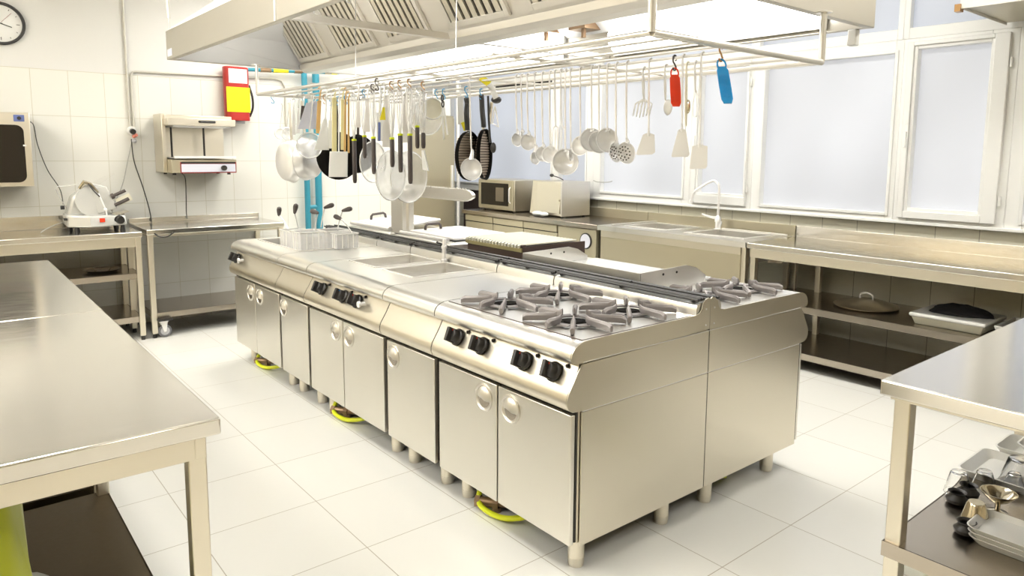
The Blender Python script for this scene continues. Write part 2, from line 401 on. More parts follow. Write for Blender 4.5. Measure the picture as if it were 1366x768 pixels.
# ------------------------------------------------------------------ cooking island, front row
Y_D = 1.615; LEG_R = .031
def leg_mb(x, y, z1=.14):
    return MB().cyl((x, y, .035), (x, y, z1), LEG_R, 24).cyl((x, y, .006), (x, y, .035), LEG_R-.002, 24, LEG_R+.001).cyl((x, y, 0), (x, y, .006), LEG_R-.003, 24)
def recessed_handle(parent, x, y, z, s=1, ny=-1):
    r = .056
    h = MB().lathe([(r-.008, 0), (r, .0), (r, .004), (r-.006, .006), (r-.010, .003), (r-.012, -.001), (0.0001, -.001)][::1], (x, y, z), (0, ny, 0), 36)
    o = h.build('handle', 'hood', parent, ang=25)
    # half dished grip: upper shell proud, lower part hollow
    pts = []
    g = MB(); n = 16; rr = r-.012
    vs = [(x, y+ny*.012, z-.002)]; top = []
    for i in range(n+1):
        a = -0.25 + (pi+.0)*i/n
        vs.append((x+rr*cos(a), y+ny*.001, z+rr*sin(a)))
    k = len(vs)
    for i in range(n+1):
        a = -0.25 + pi*i/n
        vs.append((x+rr*.55*cos(a), y+ny*.016, z+rr*.55*sin(a)))
    fs = []
    for i in range(n): fs += [(1+i, 2+i, k+1+i, k+i), (0, k+i, k+i+1)]
    g.add(vs, fs).build('grip', 'hood', o, ang=50)
    MB().lathe([(rr*.8, 0), (rr*.8, .0012), (.0001, .0012)], (x, y+ny*.0003, z-.006), (0, ny, 0), 24).build('grip_recess', 'shelfsteel', o)
def door(parent, x0, x1, hx, y=Y_D, z0=.137, z1=.610, ny=-1):
    g = .0035
    d = bx(x0+g, x1-g, y, y-ny*.02, z0, z1).build('door', 'door', parent, bev=.003)
    if hx is not None: recessed_handle(d, hx, y+ny*.0005, .54, ny=ny)
    return d
PANEL = [(1.66, .788), (1.648, .785), (1.636, .76), (1.622, .735), (1.606, .71), (1.594, .69), (1.588, .672), (1.588, .655), (1.596, .636), (1.615, .625), (1.66, .622)]
NOSE = [(1.70, .864), (1.675, .864), (1.655, .862), (1.636, .856), (1.619, .845), (1.609, .831), (1.605, .815), (1.607, .803), (1.615, .796), (1.66, .792), (1.70, .83)]
def knob(parent, x, z, dot=None, name='knob'):
    y = 1.634-(.76-z)*.62
    nrm = Vector((0, -1, -.0)); nrm = Vector((0, -.93, .37)).normalized()
    nrm = Vector((0, -.86, .50)).normalized()
    nrm = Vector((0, -.87, -.0)).normalized() if False else Vector((0, -.88, .47)).normalized()
    nrm.z = -nrm.z if False else nrm.z
    c = Vector((x, y-.002, z))
    k = MB().lathe([(.036, 0), (.036, .007), (.033, .011), (.0285, .013), (.027, .036), (.024, .041), (.0001, .042)], c, nrm, 28)
    u = Vector((1, 0, 0)); v = nrm.cross(u)
    # grip bar across the face
    mt = Matrix.Translation(c + nrm*.018) @ Matrix((u, v, nrm)).transposed().to_4x4() @ Matrix.Rotation(radians(100), 4, 'Z')
    k.box(-.031, .026, -.008, .008, 0, .044, mt)
    o = k.build(name, 'black', parent, bev=.002)
    if dot:
        MB().cyl(c+nrm*.038+v*.0185, c+nrm*.0440+v*.0185, .006, 12).build('indicator_dot', dot, o)
    return o
def pilot_hole(parent, x, z=.772):
    MB().cyl((x, 1.632, z), (x, 1.645, z), .007, 12).build('indicator_hole', 'black', parent)

def unit(x0, x1, label, doors, hx, name='cooking_unit', cat='cooker', cheek=False, top=None, panel_bits=None, basin=None, basin_z=.70):
    """floor unit of the front row between x0 (far) and x1 (near)"""
    t = thing(name, label, cat, ((x0+x1)/2, 2.0, 0), None)
    g = .0035
    a, b = x0+g, x1-g
    body = MB()
    zt = .83 if not basin else min(w[4] for w in basin)-.015
    body.box(a, b, 1.645, 2.36, .14, min(zt, .80))
    body.build('body', 'steel', t)
    # dark reveal behind the doors
    bx(x0, x1-.004, Y_D+.022, 1.645, .145, .6225).build('door_reveal', 'dark', t)
    # dark joint towards the next unit on the left
    MB().prism([(1.70, .8625), (1.675, .8625), (1.655, .8603), (1.637, .8545), (1.621, .8435), (1.611, .830), (1.607, .815), (1.609, .804), (1.617, .798), (1.650, .794), (1.650, .786), (1.638, .76), (1.624, .735), (1.608, .71), (1.596, .69), (1.590, .672), (1.590, .656), (1.598, .638), (1.617, .627), (1.70, .627)], x0-.0033, x0+.0033).box(x0-.0033, x0+.0033, 1.70, 2.33, .70, .8630).build('joint_gap', 'dark', t)
    for (d0, d1), h in zip(doors, hx): door(t, d0, d1, h)
    cp = MB().prism(PANEL, a, b); panel = cp.build('control_panel', 'steel', t, ang=50)
    w = MB().prism(NOSE, a, b)
    ZT_ = .864; y0, y1 = 1.70, 2.285
    if not basin: w.box(a, b, y0, y1, .83, ZT_)
    else:
        xs = sorted(basin, key=lambda q: q[0]); cur = a
        for (p0, p1, q0, q1, dz) in xs:
            w.box(cur, p0, y0, y1, .83, ZT_); w.box(p0, p1, y0, q0, .83, ZT_); w.box(p0, p1, q1, y1, .83, ZT_); cur = p1
        w.box(cur, b, y0, y1, .83, ZT_)
    w.build('worktop', 'ctop', t, ang=45)
    if basin:
        for (p0, p1, q0, q1, dz) in basin:
            q = MB(); k = .004
            q.box(p0-k, p0, q0-k, q1+k, dz, .8298).box(p1, p1+k, q0-k, q1+k, dz, .8298).box(p0, p1, q0-k, q0, dz, .8298).box(p0, p1, q1, q1+k, dz, .8298).box(p0-k, p1+k, q0-k, q1+k, dz-k, dz)
            # raised lip round the well
            e = .012
            q.box(p0-e, p0, q0-e, q1+e, .864, .868).box(p1, p1+e, q0-e, q1+e, .864, .868).box(p0, p1, q0-e, q0, .864, .868).box(p0, p1, q1, q1+e, .864, .868)
            q.build('well', 'basin', t)
    up = MB().prism([(2.285, .83), (2.285, .885), (2.292, .905), (2.305, .912), (2.36, .912), (2.36, .83)], a, b)
    up.build('upstand', 'ctop', t, ang=40)
    gr = MB()
    for i, yy in enumerate((2.302, 2.318, 2.336, 2.356)):
        gr.cyl((a+.004, yy, .923+.004*sin(pi*i/3)), (b-.004, yy, .923+.004*sin(pi*i/3)), .0055, 8)
    for xx in (a+.03, (a+b)/2, b-.03): gr.box(xx-.006, xx+.006, 2.300, 2.358, .912, .922)
    gr.build('flue_grille', 'black', t)
    for xx in (a+.087, b-.087 if x1 > -1.8 or x1-x0 > .6 else b-.09):
        for yy in (1.72, 2.20): leg_mb(xx if xx < (a+b)/2 else b-.075, yy).build('leg', 'steel', t)
    return t, panel

# side cheeks of the near end
def cheek(parent, flip=False):
    x0, x1 = -1.6975, -1.694
    Y = (lambda y: y) if not flip else (lambda y: 4.735-y)
    nose = [(2.3665, .800), (2.3665, .925), (2.355, .930), (2.335, .925), (2.318, .910), (2.312, .888), (2.300, .874), (2.27, .868)] + [(1.70, .866), (1.675, .865), (1.655, .863), (1.636, .857), (1.619, .846), (1.608, .832), (1.603, .815), (1.605, .801), (1.617, .794), (1.655, .790)]
    MB().prism([(Y(p[0]), p[1]) for p in nose], x0, x1).build('side_plate', 'steel', parent)
    mid = [(2.37, .795)] + [(p[0]-.001, p[1]-.003) for p in PANEL[1:]] + [(2.37, .622)]
    mid = [(2.365, .795), (1.655, .786)] + [(p[0]-.002, p[1]) for p in PANEL[2:-1]] + [(1.66, .6205), (2.365, .6205)]
    MB().prism([(Y(p[0]), p[1]) for p in mid], x0, x1).build('side_plate', 'steel', parent)
    low = [(Y(2.3650), .616), (Y(1.657), .616), (Y(1.657), .128), (Y(2.3650), .128)]
    a_, b_ = sorted((Y(2.3685), Y(1.66)))
    MB().box(x1, x1+.0012, a_, b_, .6185, .6205).box(x1, x1+.0012, a_, b_, .7925, .7945).build('fold_line', 'chrome', parent)
    g_ = sorted((Y(2.3690), Y(2.3655)))
    MB().box(x0, x1-.0012, g_[0], g_[1], .13, .86).build('joint_gap', 'dark', parent)
    MB().prism(low, x0, x1).build('side_plate', 'steel', parent)
    s = MB()
    for (yy, zz) in ((2.34, .885), (2.34, .82)): s.cyl((x1, Y(yy), zz), (x1+.002, Y(yy), zz), .004, 10)
    s.build('screw', 'chrome', parent)

XB = [-1.698, -2.55, -3.005, -3.905, -4.345, -5.22]
range_t, p = unit(XB[1], XB[0], 'stainless four burner gas range at the near end of the island, front row', [(-2.535, -2.120), (-2.117, -1.70)], [-2.205, -2.035], 'gas_range', 'cooker')
cheek(range_t)
for x, in ((-2.395,), (-2.225,), (-1.96,), (-1.80,)):
    knob(p, x, .742, 'redplastic'); pilot_hole(p, x+.052)
def grate(parent, cx, cy, z=.866, hx=.205, hy=.155):
    g = MB()
    for k in range(8):
        a = k*pi/4
        dx, dy = cos(a), sin(a)
        L = (hx if k % 4 == 0 else hy if k % 4 == 2 else min(hx, hy)*1.38) - .008
        r0 = .068
        # tapering rib with a rounded raised back, pointed inner end
        n = Vector((dx, dy, 0)); s = Vector((-dy, dx, 0)); c = Vector((cx, cy, z))
        prof = [(r0-.004, .003, .018, .042), (r0+.010, .009, .008, .035), (L-.016, .0105, .004, .032), (L, .009, .002, .024)]
        vs = []; fs = []
        for (r, w, zb, zt) in prof:
            b = c+n*r
            vs += [b-s*w*.7+Vector((0, 0, zb)), b-s*w+Vector((0, 0, zt-.008)), b-s*w*.45+Vector((0, 0, zt)), b+s*w*.45+Vector((0, 0, zt)), b+s*w+Vector((0, 0, zt-.008)), b+s*w*.7+Vector((0, 0, zb))]
        for j in range(len(prof)-1):
            o = j*6
            fs += [(o+i, o+(i+1) % 6, o+6+(i+1) % 6, o+6+i) for i in range(6)]
        fs += [tuple(range(6))[::-1], tuple(range(len(vs)-6, len(vs)))]
        g.add(vs, fs)
    g.lathe([(.070, .004), (.078, .004), (.078, .010), (.070, .010), (.070, .004)], (cx, cy, z), (0, 0, 1), 28, cap=False)
    for k in range(8):
        a = (k+.5)*pi/4; q = []
        for (r_, da) in ((.080, -.24), (.080, .24), (.102, .22), (.102, -.22)): q.append((cx+r_*cos(a+da), cy+r_*sin(a+da), z+(.020 if r_ < .07 else .010)))
        g.add(q+[(x_, y_, z_-.004) for x_, y_, z_ in q], [(0, 1, 2, 3), (7, 6, 5, 4), (0, 4, 5, 1), (1, 5, 6, 2), (2, 6, 7, 3), (3, 7, 4, 0)])
    return g.build('pan_support', 'cast', parent, ang=40)
def burner(parent, cx, cy, z=.866):
    MB().lathe([(.064, 0), (.064, .002), (.040, .003), (.036, .008), (.0001, .009)], (cx, cy, z), (0, 0, 1), 28).build('burner', 'castblk', parent)
hobtray = MB().box(-2.53, -1.715, 1.672, 2.262, .8638, .8655); hobtray.build('hob_tray', 'ctop', range_t)
seam = MB()
for a in ((-2.534, -1.711, 1.667, 1.672), (-2.534, -1.711, 2.262, 2.267), (-2.534, -2.530, 1.672, 2.262), (-1.715, -1.711, 1.672, 2.262)):
    seam.box(a[0], a[1], a[2], a[3], .8635, .8648)
seam.build('tray_seam', 'brown', range_t)
for cx in (-2.325, -1.915):
    for cy in (1.822, 2.118):
        burner(range_t, cx, cy); grate(range_t, cx, cy, hx=.203, hy=.147)

unit(XB[2], XB[1], 'narrow stainless neutral worktop unit with one door between the range and the water bath', [(-2.99, -2.565)], [-2.925], 'counter_unit', 'kitchen unit')
bain, p = unit(XB[3], XB[2], 'stainless water bath unit with two sunken wells and three black knobs', [(-3.895, -3.465), (-3.462, -3.02)], [-3.55, -3.39], 'bain_marie', 'kitchen unit',
               basin=[(-3.83, -3.53, 1.85, 2.24, .76), (-3.43, -3.13, 1.85, 2.24, .74)])
for x, c in ((-3.715, None), (-3.45, 'blueplastic'), (-3.295, 'redplastic')):
    knob(p, x, .742, c); pilot_hole(p, x+.055)
MB().cyl((-3.20, 1.612, .748), (-3.20, 1.585, .748), .010, 12).cyl((-3.20, 1.585, .748), (-3.20, 1.575, .748), .016, 14).build('drain_tap', 'chrome', p)
fry, p = unit(XB[4], XB[3], 'stainless single door fryer unit in the front row left of the water bath', [(-4.335, -3.92)], [-4.285], 'fryer_unit', 'kitchen unit')
fry2, p2 = unit(XB[5], XB[4], 'stainless pasta cooker unit with open well at the far end of the front row', [(-5.20, -4.79), (-4.787, -4.36)], [-4.875, -4.70], 'pasta_cooker', 'kitchen unit',
                basin=[(-5.12, -4.40, 1.775, 2.17, .60)])
knob(p2, -5.13, .742, None); MB().cyl((-4.985, 1.612, .748), (-4.985, 1.585, .748), .010, 12).cyl((-4.985, 1.585, .748), (-4.985, 1.575, .748), .018, 14).build('drain_tap', 'chrome', p2)
# small water tap between the rows
wt = on_z(592, 353, .868); wt = Vector((-3.48, 2.262, .864))
t = thing('water_tap', 'small white upright water tap behind the two sunken wells of the island', 'tap', wt)
MB().lathe([(.020, 0), (.020, .012), (.013, .018), (.013, .075), (.017, .080), (.017, .092), (.012, .096), (.011, .128), (.006, .140), (.0001, .141)], wt, (0, 0, 1), 20).build('tap_body', 'chrome', t)
MB().cyl((wt.x, wt.y, wt.z+.10), (wt.x-.02, wt.y-.03, wt.z+.112), .005, 10).ball((wt.x-.022, wt.y-.033, wt.z+.114), .007, 10).build('lever', 'black', t)

# gas hoses under the island
def hose(x, y, label, dx=1):
    t = thing('gas_hose', label, 'hose', (x, y, .03), 'yellow gas hoses under the island')
    MB().tube(smooth_path([(x-.09, y+.06, .11), (x-.085, y+.0, .075), (x-.05, y-.035, .035), (x+.03, y-.035, .022), (x+.11, y-.01, .024), (x+.17*dx, y+.06, .04), (x+.2*dx, y+.18, .09)], 6), .0115, 10).build('hose', 'hose', t)
    f = MB().cyl((x-.075, y-.03, .035), (x+.0, y+.02, .035), .020, 14).cyl((x+.0, y+.02, .035), (x+.06, y+.06, .04), .016, 14).cyl((x+.03, y+.05, .03), (x+.03, y+.05, .12), .014, 12)
    f.cyl((x-.078, y-.032, .035), (x-.06, y-.02, .035), .026, 6).cyl((x-.01, y+.012, .035), (x+.01, y+.025, .035), .025, 6).cyl((x, y+.02, 0), (x, y+.02, .02), .02, 12)
    f.build('brass_valve', 'copper', t)
hose(-2.27, 1.71, 'yellow gas hose with brass valve below the four burner range')
hose(-3.66, 1.70, 'yellow gas hose with brass valve below the water bath unit')
hose(-4.90, 1.70, 'yellow gas hose with brass valve at the far end of the island')
hose(-1.95, 2.74, 'yellow gas hose glimpsed under the two burner back range', -1)

# ------------------------------------------------------------------ island, back row (its front faces the windows)
def mY(poly): return [(4.735-y, z) for y, z in poly]
YB0, YB1 = 2.378, 3.09
def back_unit(x0, x1, label, name='cooking_unit', doors=None, zt=.864, cat='cooker', hole=None):
    t = thing(name, label, cat, ((x0+x1)/2, 2.75, 0))
    a, b = x0+.0025, x1-.0025
    bx(a, b, YB0, 3.07, .14, .80).build('body', 'steel', t)
    bx(a, b, 3.07, 3.095, .145, .622).build('door_reveal', 'dark', t)
    n = 2 if x1-x0 > .6 else 1
    for k in range(n):
        door(t, a+(b-a)*k/n, a+(b-a)*(k+1)/n, a+(b-a)*(k+.5)/n, y=3.118, ny=1)
    pnl = MB().prism(mY(PANEL), a, b).build('control_panel', 'steel', t, ang=50)
    MB().prism(mY(NOSE), a, b).box(a, b, 2.45, 3.035, .80, zt).build('worktop', 'ctop', t, ang=45)
    MB().prism(mY([(2.285, .80), (2.285, .885), (2.292, .905), (2.305, .912), (2.355, .912), (2.355, .80)]), a, b).build('upstand', 'ctop', t, ang=40)
    gr = MB()
    for i, yy in enumerate((2.384, 2.402, 2.420, 2.436)):
        gr.cyl((a+.004, yy, .927-.003*i), (b-.004, yy, .927-.003*i), .0055, 8)
    for xx in (a+.03, (a+b)/2, b-.03): gr.box(xx-.006, xx+.006, 2.381, 2.438, .912, .920)
    gr.build('flue_grille', 'black', t)
    for k in range(n+1 if n == 1 else 2):
        xx = (a+.075, b-.075)[k]
        for yy in (2.49, 2.975): leg_mb(xx, yy).build('leg', 'steel', t)
    return t, pnl
XN = [-1.698, -2.13, -3.02, -3.70, -4.46, -5.22]
b1, p = back_unit(XN[1], XN[0], 'stainless two burner gas range in the back row at the near end', 'gas_range')
cheek(b1, True)
bx(-2.11, -1.715, 2.47, 3.03, .8635, .8655).build('hob_tray', 'ctop', b1)
for cy in (2.615, 2.905):
    burner(b1, -1.912, cy); grate(b1, -1.912, cy, hx=.195, hy=.145)
b2, p = back_unit(XN[2], XN[1], 'stainless flat griddle unit with raised splash guards in the back row', 'griddle_unit')
bx(-2.99, -2.16, 2.50, 3.02, .864, .880).build('griddle_plate', 'griddle', b2, bev=.004)
sg = [(2.462, .86), (2.462, .955), (2.80, .962), (2.87, .945), (2.95, .90), (2.95, .86)]
MB().prism(sg, -2.155, -2.149).build('side_guard', 'ctop', b2)
MB().prism(sg, -3.000, -2.994).build('side_guard', 'ctop', b2)
bx(-2.996, -2.152, 2.456, 2.463, .86, .955).build('back_guard', 'ctop', b2)
MB().cyl((-2.1485, 2.62, .935), (-2.1465, 2.62, .935), .006, 10).cyl((-2.1485, 2.72, .936), (-2.1465, 2.72, .936), .006, 10).cyl((-2.9935, 2.66, .935), (-2.9915, 2.66, .935), .006, 10).cyl((-2.9935, 2.76, .935), (-2.9915, 2.76, .935), .006, 10).build('guard_bolt', 'black', b2)
b3, p = back_unit(XN[3], XN[2], 'stainless grill unit in the back row carrying a dark burnt charcoal grill top', 'grill_unit')
bx(-3.60, -3.07, 2.51, 2.95, .8645, .952).build('grill_housing', 'brown', b3, bev=.004)
bx(-3.605, -3.065, 2.500, 2.512, .945, .968).build('front_rim', 'gold', b3)
bx(-3.60, -3.07, 2.515, 2.94, .953, .972).build('grill_bed', 'brown', b3)
tp = MB()
bx(-3.60, -3.07, 2.508, 2.54, .968, .984).build('comb_back', 'brown', b3)
for i in range(18):
    x = -3.597+i*.0295
    tp.prism([(2.496, .966), (2.496, .982), (2.512, .987), (2.94, .987), (2.94, .979), (2.515, .979)], x, x+.016)
tp.box(-3.595, -3.075, 2.545, 2.93, .980, .9855)
tp.build('grill_bars', plain('pale_grill_bars', (.80, .78, .66), .35, .4), b3)
MB().box(-3.066, -3.058, 2.51, 2.99, .8645, .975).build('side_guard', 'brown', b3)
b4, p = back_unit(XN[4], XN[3], 'stainless boiling unit with flat lid and black handle beside the grill', 'boiling_unit')
b5, p = back_unit(XN[5], XN[4], 'stainless boiling unit with flat lid at the far end of the back row', 'boiling_unit')
def lid(parent, x0, x1, y0, y1, z, tilt=0, hx=0):
    mt = Matrix.Translation((x0, y0, z)) @ Matrix.Rotation(tilt, 4, 'X')
    w, d = x1-x0, y1-y0
    o = MB().box(0, w, 0, d, 0, .022, mt).build('lid', 'chrome', parent, bev=.008)
    hp = [mt @ Vector(q) for q in ((hx-x0, .08, .022), (hx-x0, .085, .05), (hx-x0, .10, .062), (hx-x0, .19, .062), (hx-x0, .205, .05), (hx-x0, .21, .022))]
    MB().tube(hp, .010, 10).build('lid_handle', 'handleblk', o)
bx(-4.43, -3.74, 2.47, 3.0, .864, .925).build('raised_tank', 'ctop', b4, bev=.01)
lid(b4, -4.38, -3.82, 2.56, 2.98, .93, radians(1), -4.30)
bx(-5.18, -4.50, 2.47, 3.0, .864, .925).build('raised_tank', 'ctop', b5, bev=.01)
lid(b5, -5.17, -4.62, 2.56, 2.98, .935, radians(5), -5.10)
MB().cyl((-5.15, 2.50, .945), (-4.55, 2.50, .945), .016, 14).build('lid_hinge', 'chrome', b5)
MB().cyl((-4.40, 2.50, .94), (-3.80, 2.50, .94), .012, 14).build('lid_hinge', 'chrome', b4)

# service column with perforated swing arm
cxy = (-4.47, 2.60)
t = thing('service_column', 'white steel column with flat perforated arm standing between the two lids', 'column', (cxy[0], cxy[1], .925))
cm = MB(); w = .085
cm.prism([(-4.56, 2.515), (-4.40, 2.515), (-4.40, 2.545), (-4.385, 2.56), (-4.385, 2.60), (-4.56, 2.60)], .925, 1.235, 'z')
cm.build('post', 'rackm', t, bev=.003)
arm = MB()
poly = [(-4.50, 1.185)] + [(-3.80, 1.185), (-3.72, 1.195), (-3.675, 1.215), (-3.675, 1.232), (-3.70, 1.25), (-3.75, 1.262), (-4.50, 1.262)]
arm.prism(poly, 2.60, 2.625, 'y')
arm.box(-4.44, -3.77, 2.595, 2.64, 1.185, 1.192)
for i in range(22): arm.cyl((-4.42+i*.031, 2.612, 1.258), (-4.42+i*.031, 2.612, 1.268), .0075, 8)
arm.build('arm', 'rackm', t, bev=.002)

# ------------------------------------------------------------------ wire baskets standing in the pasta cooker
def wire_basket(x0, x1, y0, y1, z0, z1, label, grips, gx):
    t = thing('cooking_basket', label, 'basket', ((x0+x1)/2, (y0+y1)/2, z0), 'wire baskets in the pasta cooker')
    m = MB(); r = .004
    m.tube([(x0, y0, z1), (x1, y0, z1), (x1, y1, z1), (x0, y1, z1)], .005, 8, True)
    k = .003
    s = MB().box(x0, x1, y0, y0+k, z0, z1).box(x0, x1, y1-k, y1, z0, z1).box(x0, x0+k, y0+k, y1-k, z0, z1).box(x1-k, x1, y0+k, y1-k, z0, z1).box(x0, x1, y0, y1, z0, z0+k)
    m.build('rim', 'wire', t); s.build('mesh_wall', 'mesh', t)
    ww = MB()
    for i in range(1, 4): ww.cyl((x1+.001, y0+(y1-y0)*i/4, z0), (x1+.001, y0+(y1-y0)*i/4, z1), .003, 6)
    for i in range(1, 3): ww.cyl((x0+(x1-x0)*i/3, y0-.001, z0), (x0+(x1-x0)*i/3, y0-.001, z1), .003, 6)
    ww.build('frame_wire', 'wire', t)
    for (px, py, qx, qy, yb, yg, rot) in grips:
        g = on_y(px, py, yg)
        base = Vector(((x0+x1)/2, yb, z1)) if gx is None else Vector((gx, yb, z1))
        base = on_y(qx, qy, yb); base.z = z1
        mid = (base+g)/2 + Vector((0, 0, .01))
        h = MB().tube([base, mid, g], .0045, 8).build('handle', 'wire', t)
        d = (g-mid).normalized() if rot is None else Vector(rot).normalized()
        e = g + d*.075
        MB().lathe([(.006, 0), (.010, .008), (.014, .03), (.017, .052), (.015, .068), (.008, .075), (.0001, .076)], g-d*.005, d, 14).build('grip', 'handleblk', h)
wire_basket(-4.80, -4.62, 1.80, 1.94, .76, .965, 'round shouldered small wire basket with brown grips at the left of the pasta cooker',
            [(372, 287, 384, 303, 1.87, 1.85, (.2, -.05, .3)), (393, 284, 398, 302, 1.92, 1.88, (.15, 0, .3))], None)
wire_basket(-4.60, -4.42, 1.79, 1.95, .76, .975, 'wire basket in the middle of the pasta cooker with lying brown grip',
            [(424, 284, 420, 300, 1.94, 1.92, (-.8, -.2, .12))], None)
wire_basket(-4.60, -4.42, 1.97, 2.13, .76, .972, 'pale wire basket at the back of the pasta cooker with two raised grips',
            [(433, 277, 428, 296, 2.05, 2.08, (.5, .5, .25)), (457, 281, 450, 297, 2.10, 2.12, (.6, .5, .2))], None)
wire_basket(-4.39, -4.30, 1.98, 2.13, .87, .965, 'shallow wire basket nearest the black grille with a thick brown grip',
            [(455, 292, 470, 303, 2.08, 2.1, (-.8, -.2, .2))], None)

# ------------------------------------------------------------------ extraction hood above the island
HX0, HX1, HY0, HY1, HZ = -4.95, -1.484, 1.188, 3.178, 2.05
hood = thing('extraction_hood', 'large stainless extraction hood hanging over the cooking island', 'hood', ((HX0+HX1)/2, (HY0+HY1)/2, HZ))
ZK = 2.222; k = .006
sk = MB()
# skirt as a hollow frame with a folded return lip
sk.box(HX0, HX1, HY0, HY0+k, HZ, ZK).box(HX0, HX1, HY1-k, HY1, HZ, ZK).box(HX0, HX0+k, HY0+k, HY1-k, HZ, ZK).box(HX1-k, HX1, HY0+k, HY1-k, HZ, ZK)
sk.box(HX0, HX1, HY0+k, HY0+.035, HZ, HZ+.004).box(HX0, HX1, HY1-.035, HY1-k, HZ, HZ+.004).box(HX0+k, HX0+.035, HY0+.035, HY1-.035, HZ, HZ+.004).box(HX1-.035, HX1-k, HY0+.035, HY1-.035, HZ, HZ+.004)
sk.build('skirt', 'skirt', hood, bev=.002)
A = .5; HT = .40
def frus(x0, x1, y0, y1, z0, a, h):
    return [(x0, y0, z0), (x1, y0, z0), (x1, y1, z0), (x0, y1, z0), (x0+a, y0+a, z0+h), (x1-a, y0+a, z0+h), (x1-a, y1-a, z0+h), (x0+a, y1-a, z0+h)]
cn = MB().add(frus(HX0, HX1, HY0, HY1, ZK, A, HT) + frus(HX0+.006, HX1-.006, HY0+.006, HY1-.006, ZK, A, HT-.006),
              [(0, 1, 5, 4), (1, 2, 6, 5), (2, 3, 7, 6), (3, 0, 4, 7), (4, 5, 6, 7), (8, 12, 13, 9), (9, 13, 14, 10), (10, 14, 15, 11), (11, 15, 12, 8), (12, 15, 14, 13), (0, 8, 9, 1), (1, 9, 10, 2), (2, 10, 11, 3), (3, 11, 8, 0)])
cn.build('canopy', 'hoodin', hood)
bx(-3.9, -2.5, 1.9, 2.5, ZK+HT, ZC).build('duct', 'hood', hood)
gut = MB().prism([(2.02, 2.085), (2.03, 2.055), (2.06, 2.035), (2.15, 2.035), (2.18, 2.055), (2.19, 2.085), (2.17, 2.09), (2.04, 2.09)], HX0+.02, HX1-.02)
gut.build('gutter', 'hood', hood)
# inner end panels rising behind the filters
MB().prism([(2.02, 2.07), (1.21, 2.22), (1.62, 2.54), (1.80, 2.54)], HX0+.012, HX0+.018).build('end_panel', 'hoodin', hood)
# sloping filter wall: dividing plate plus slotted filters
P0 = Vector((0, 2.03, 2.085)); P1 = Vector((0, 1.72, 2.575)); sd = (P1-P0); SL = sd.length; sd.normalize(); nn = Vector((0, -sd.z, sd.y))
nn = Vector((0, sd.z, -sd.y))*-1
def fplane(u0, u1, s0, s1, d0, d1, mb):
    vs = []
    for u in (u0, u1):
        for s_ in (s0, s1):
            for d in (d0, d1):
                p_ = P0 + sd*s_ + nn*d; vs.append((u, p_.y, p_.z))
    return mb.add(vs, [(0, 1, 3, 2), (4, 6, 7, 5), (0, 4, 5, 1), (2, 3, 7, 6), (0, 2, 6, 4), (1, 5, 7, 3)])
fplane(HX0+.02, HX1-.02, 0, SL, -.014, -.008, MB()).build('filter_wall', 'hood', hood)
filt = [(-4.86, -4.45), (-4.22, -3.81), (-3.62, -3.24), (-3.0, -2.585), (-2.39, -1.98), (-1.90, -1.56)]
for (a, b) in filt:
    f = MB(); e = .028
    fplane(a-e, a, .02, SL-.03, -.008, .010, f); fplane(b, b+e, .02, SL-.03, -.008, .010, f)
    fplane(a, b, .02, .05, -.008, .010, f); fplane(a, b, SL-.06, SL-.03, -.008, .010, f)
    fo = f.build('filter', 'hood', hood, bev=.002)
    s = MB(); n = 7; w = (b-a)/n
    for i in range(n): fplane(a+w*i+w*.10, a+w*(i+1)-w*.26, .05, SL-.06, -.003, .006, s)
    s.build('baffle', plain('filter_baffle_steel_%d' % filt.index((a, b)), (.72, .67, .56), .35, .8), fo)
    fplane(a, b, .05, SL-.06, -.0075, -.004, MB()).build('baffle_gap', 'dark', fo)
    for u in (a-.015, b+.015):
        q = P0+sd*.3+nn*.012
        MB().tube([(u, q.y, q.z+.02), (u, q.y-.02, q.z+.015), (u, q.y-.02, q.z-.015), (u, q.y, q.z-.02)], .004, 8).build('filter_handle', 'chrome', fo)
# far inclined wall (mirrors the near one)
MB().prism([(2.17, 2.085), (2.60, 2.575), (2.61, 2.57), (2.18, 2.08)], HX0+.02, HX1-.02).build('back_slope', 'hoodin', hood)
MB().box(-3.10, -3.06, HY0+.03, 2.05, 2.055, 2.085).build('cross_brace', 'hood', hood)
MB().box(-3.10, -3.06, 2.16, HY1-.01, 2.055, 2.085).build('cross_brace', 'hood', hood)
bx(HX0+.006, HX0+.010, HY0+.04, HY1-.04, HZ+.006, ZK).build('added_end_liner', 'hoodin', hood)  # white sheet added over the skirt's inner end so it looks lit
# cover strip on the skirt joint and a small label
MB().box(-3.145, -3.128, HY0-.003, HY0, HZ, ZK).build('joint_strip', 'chrome', hood)
l0 = on_y(224, 76, HY0); l1 = on_y(229, 64, HY0)
MB().box(l0.x, l1.x, HY0-.002, HY0, min(l0.z, l1.z), max(l0.z, l1.z)).build('label_plate', 'lav', hood)
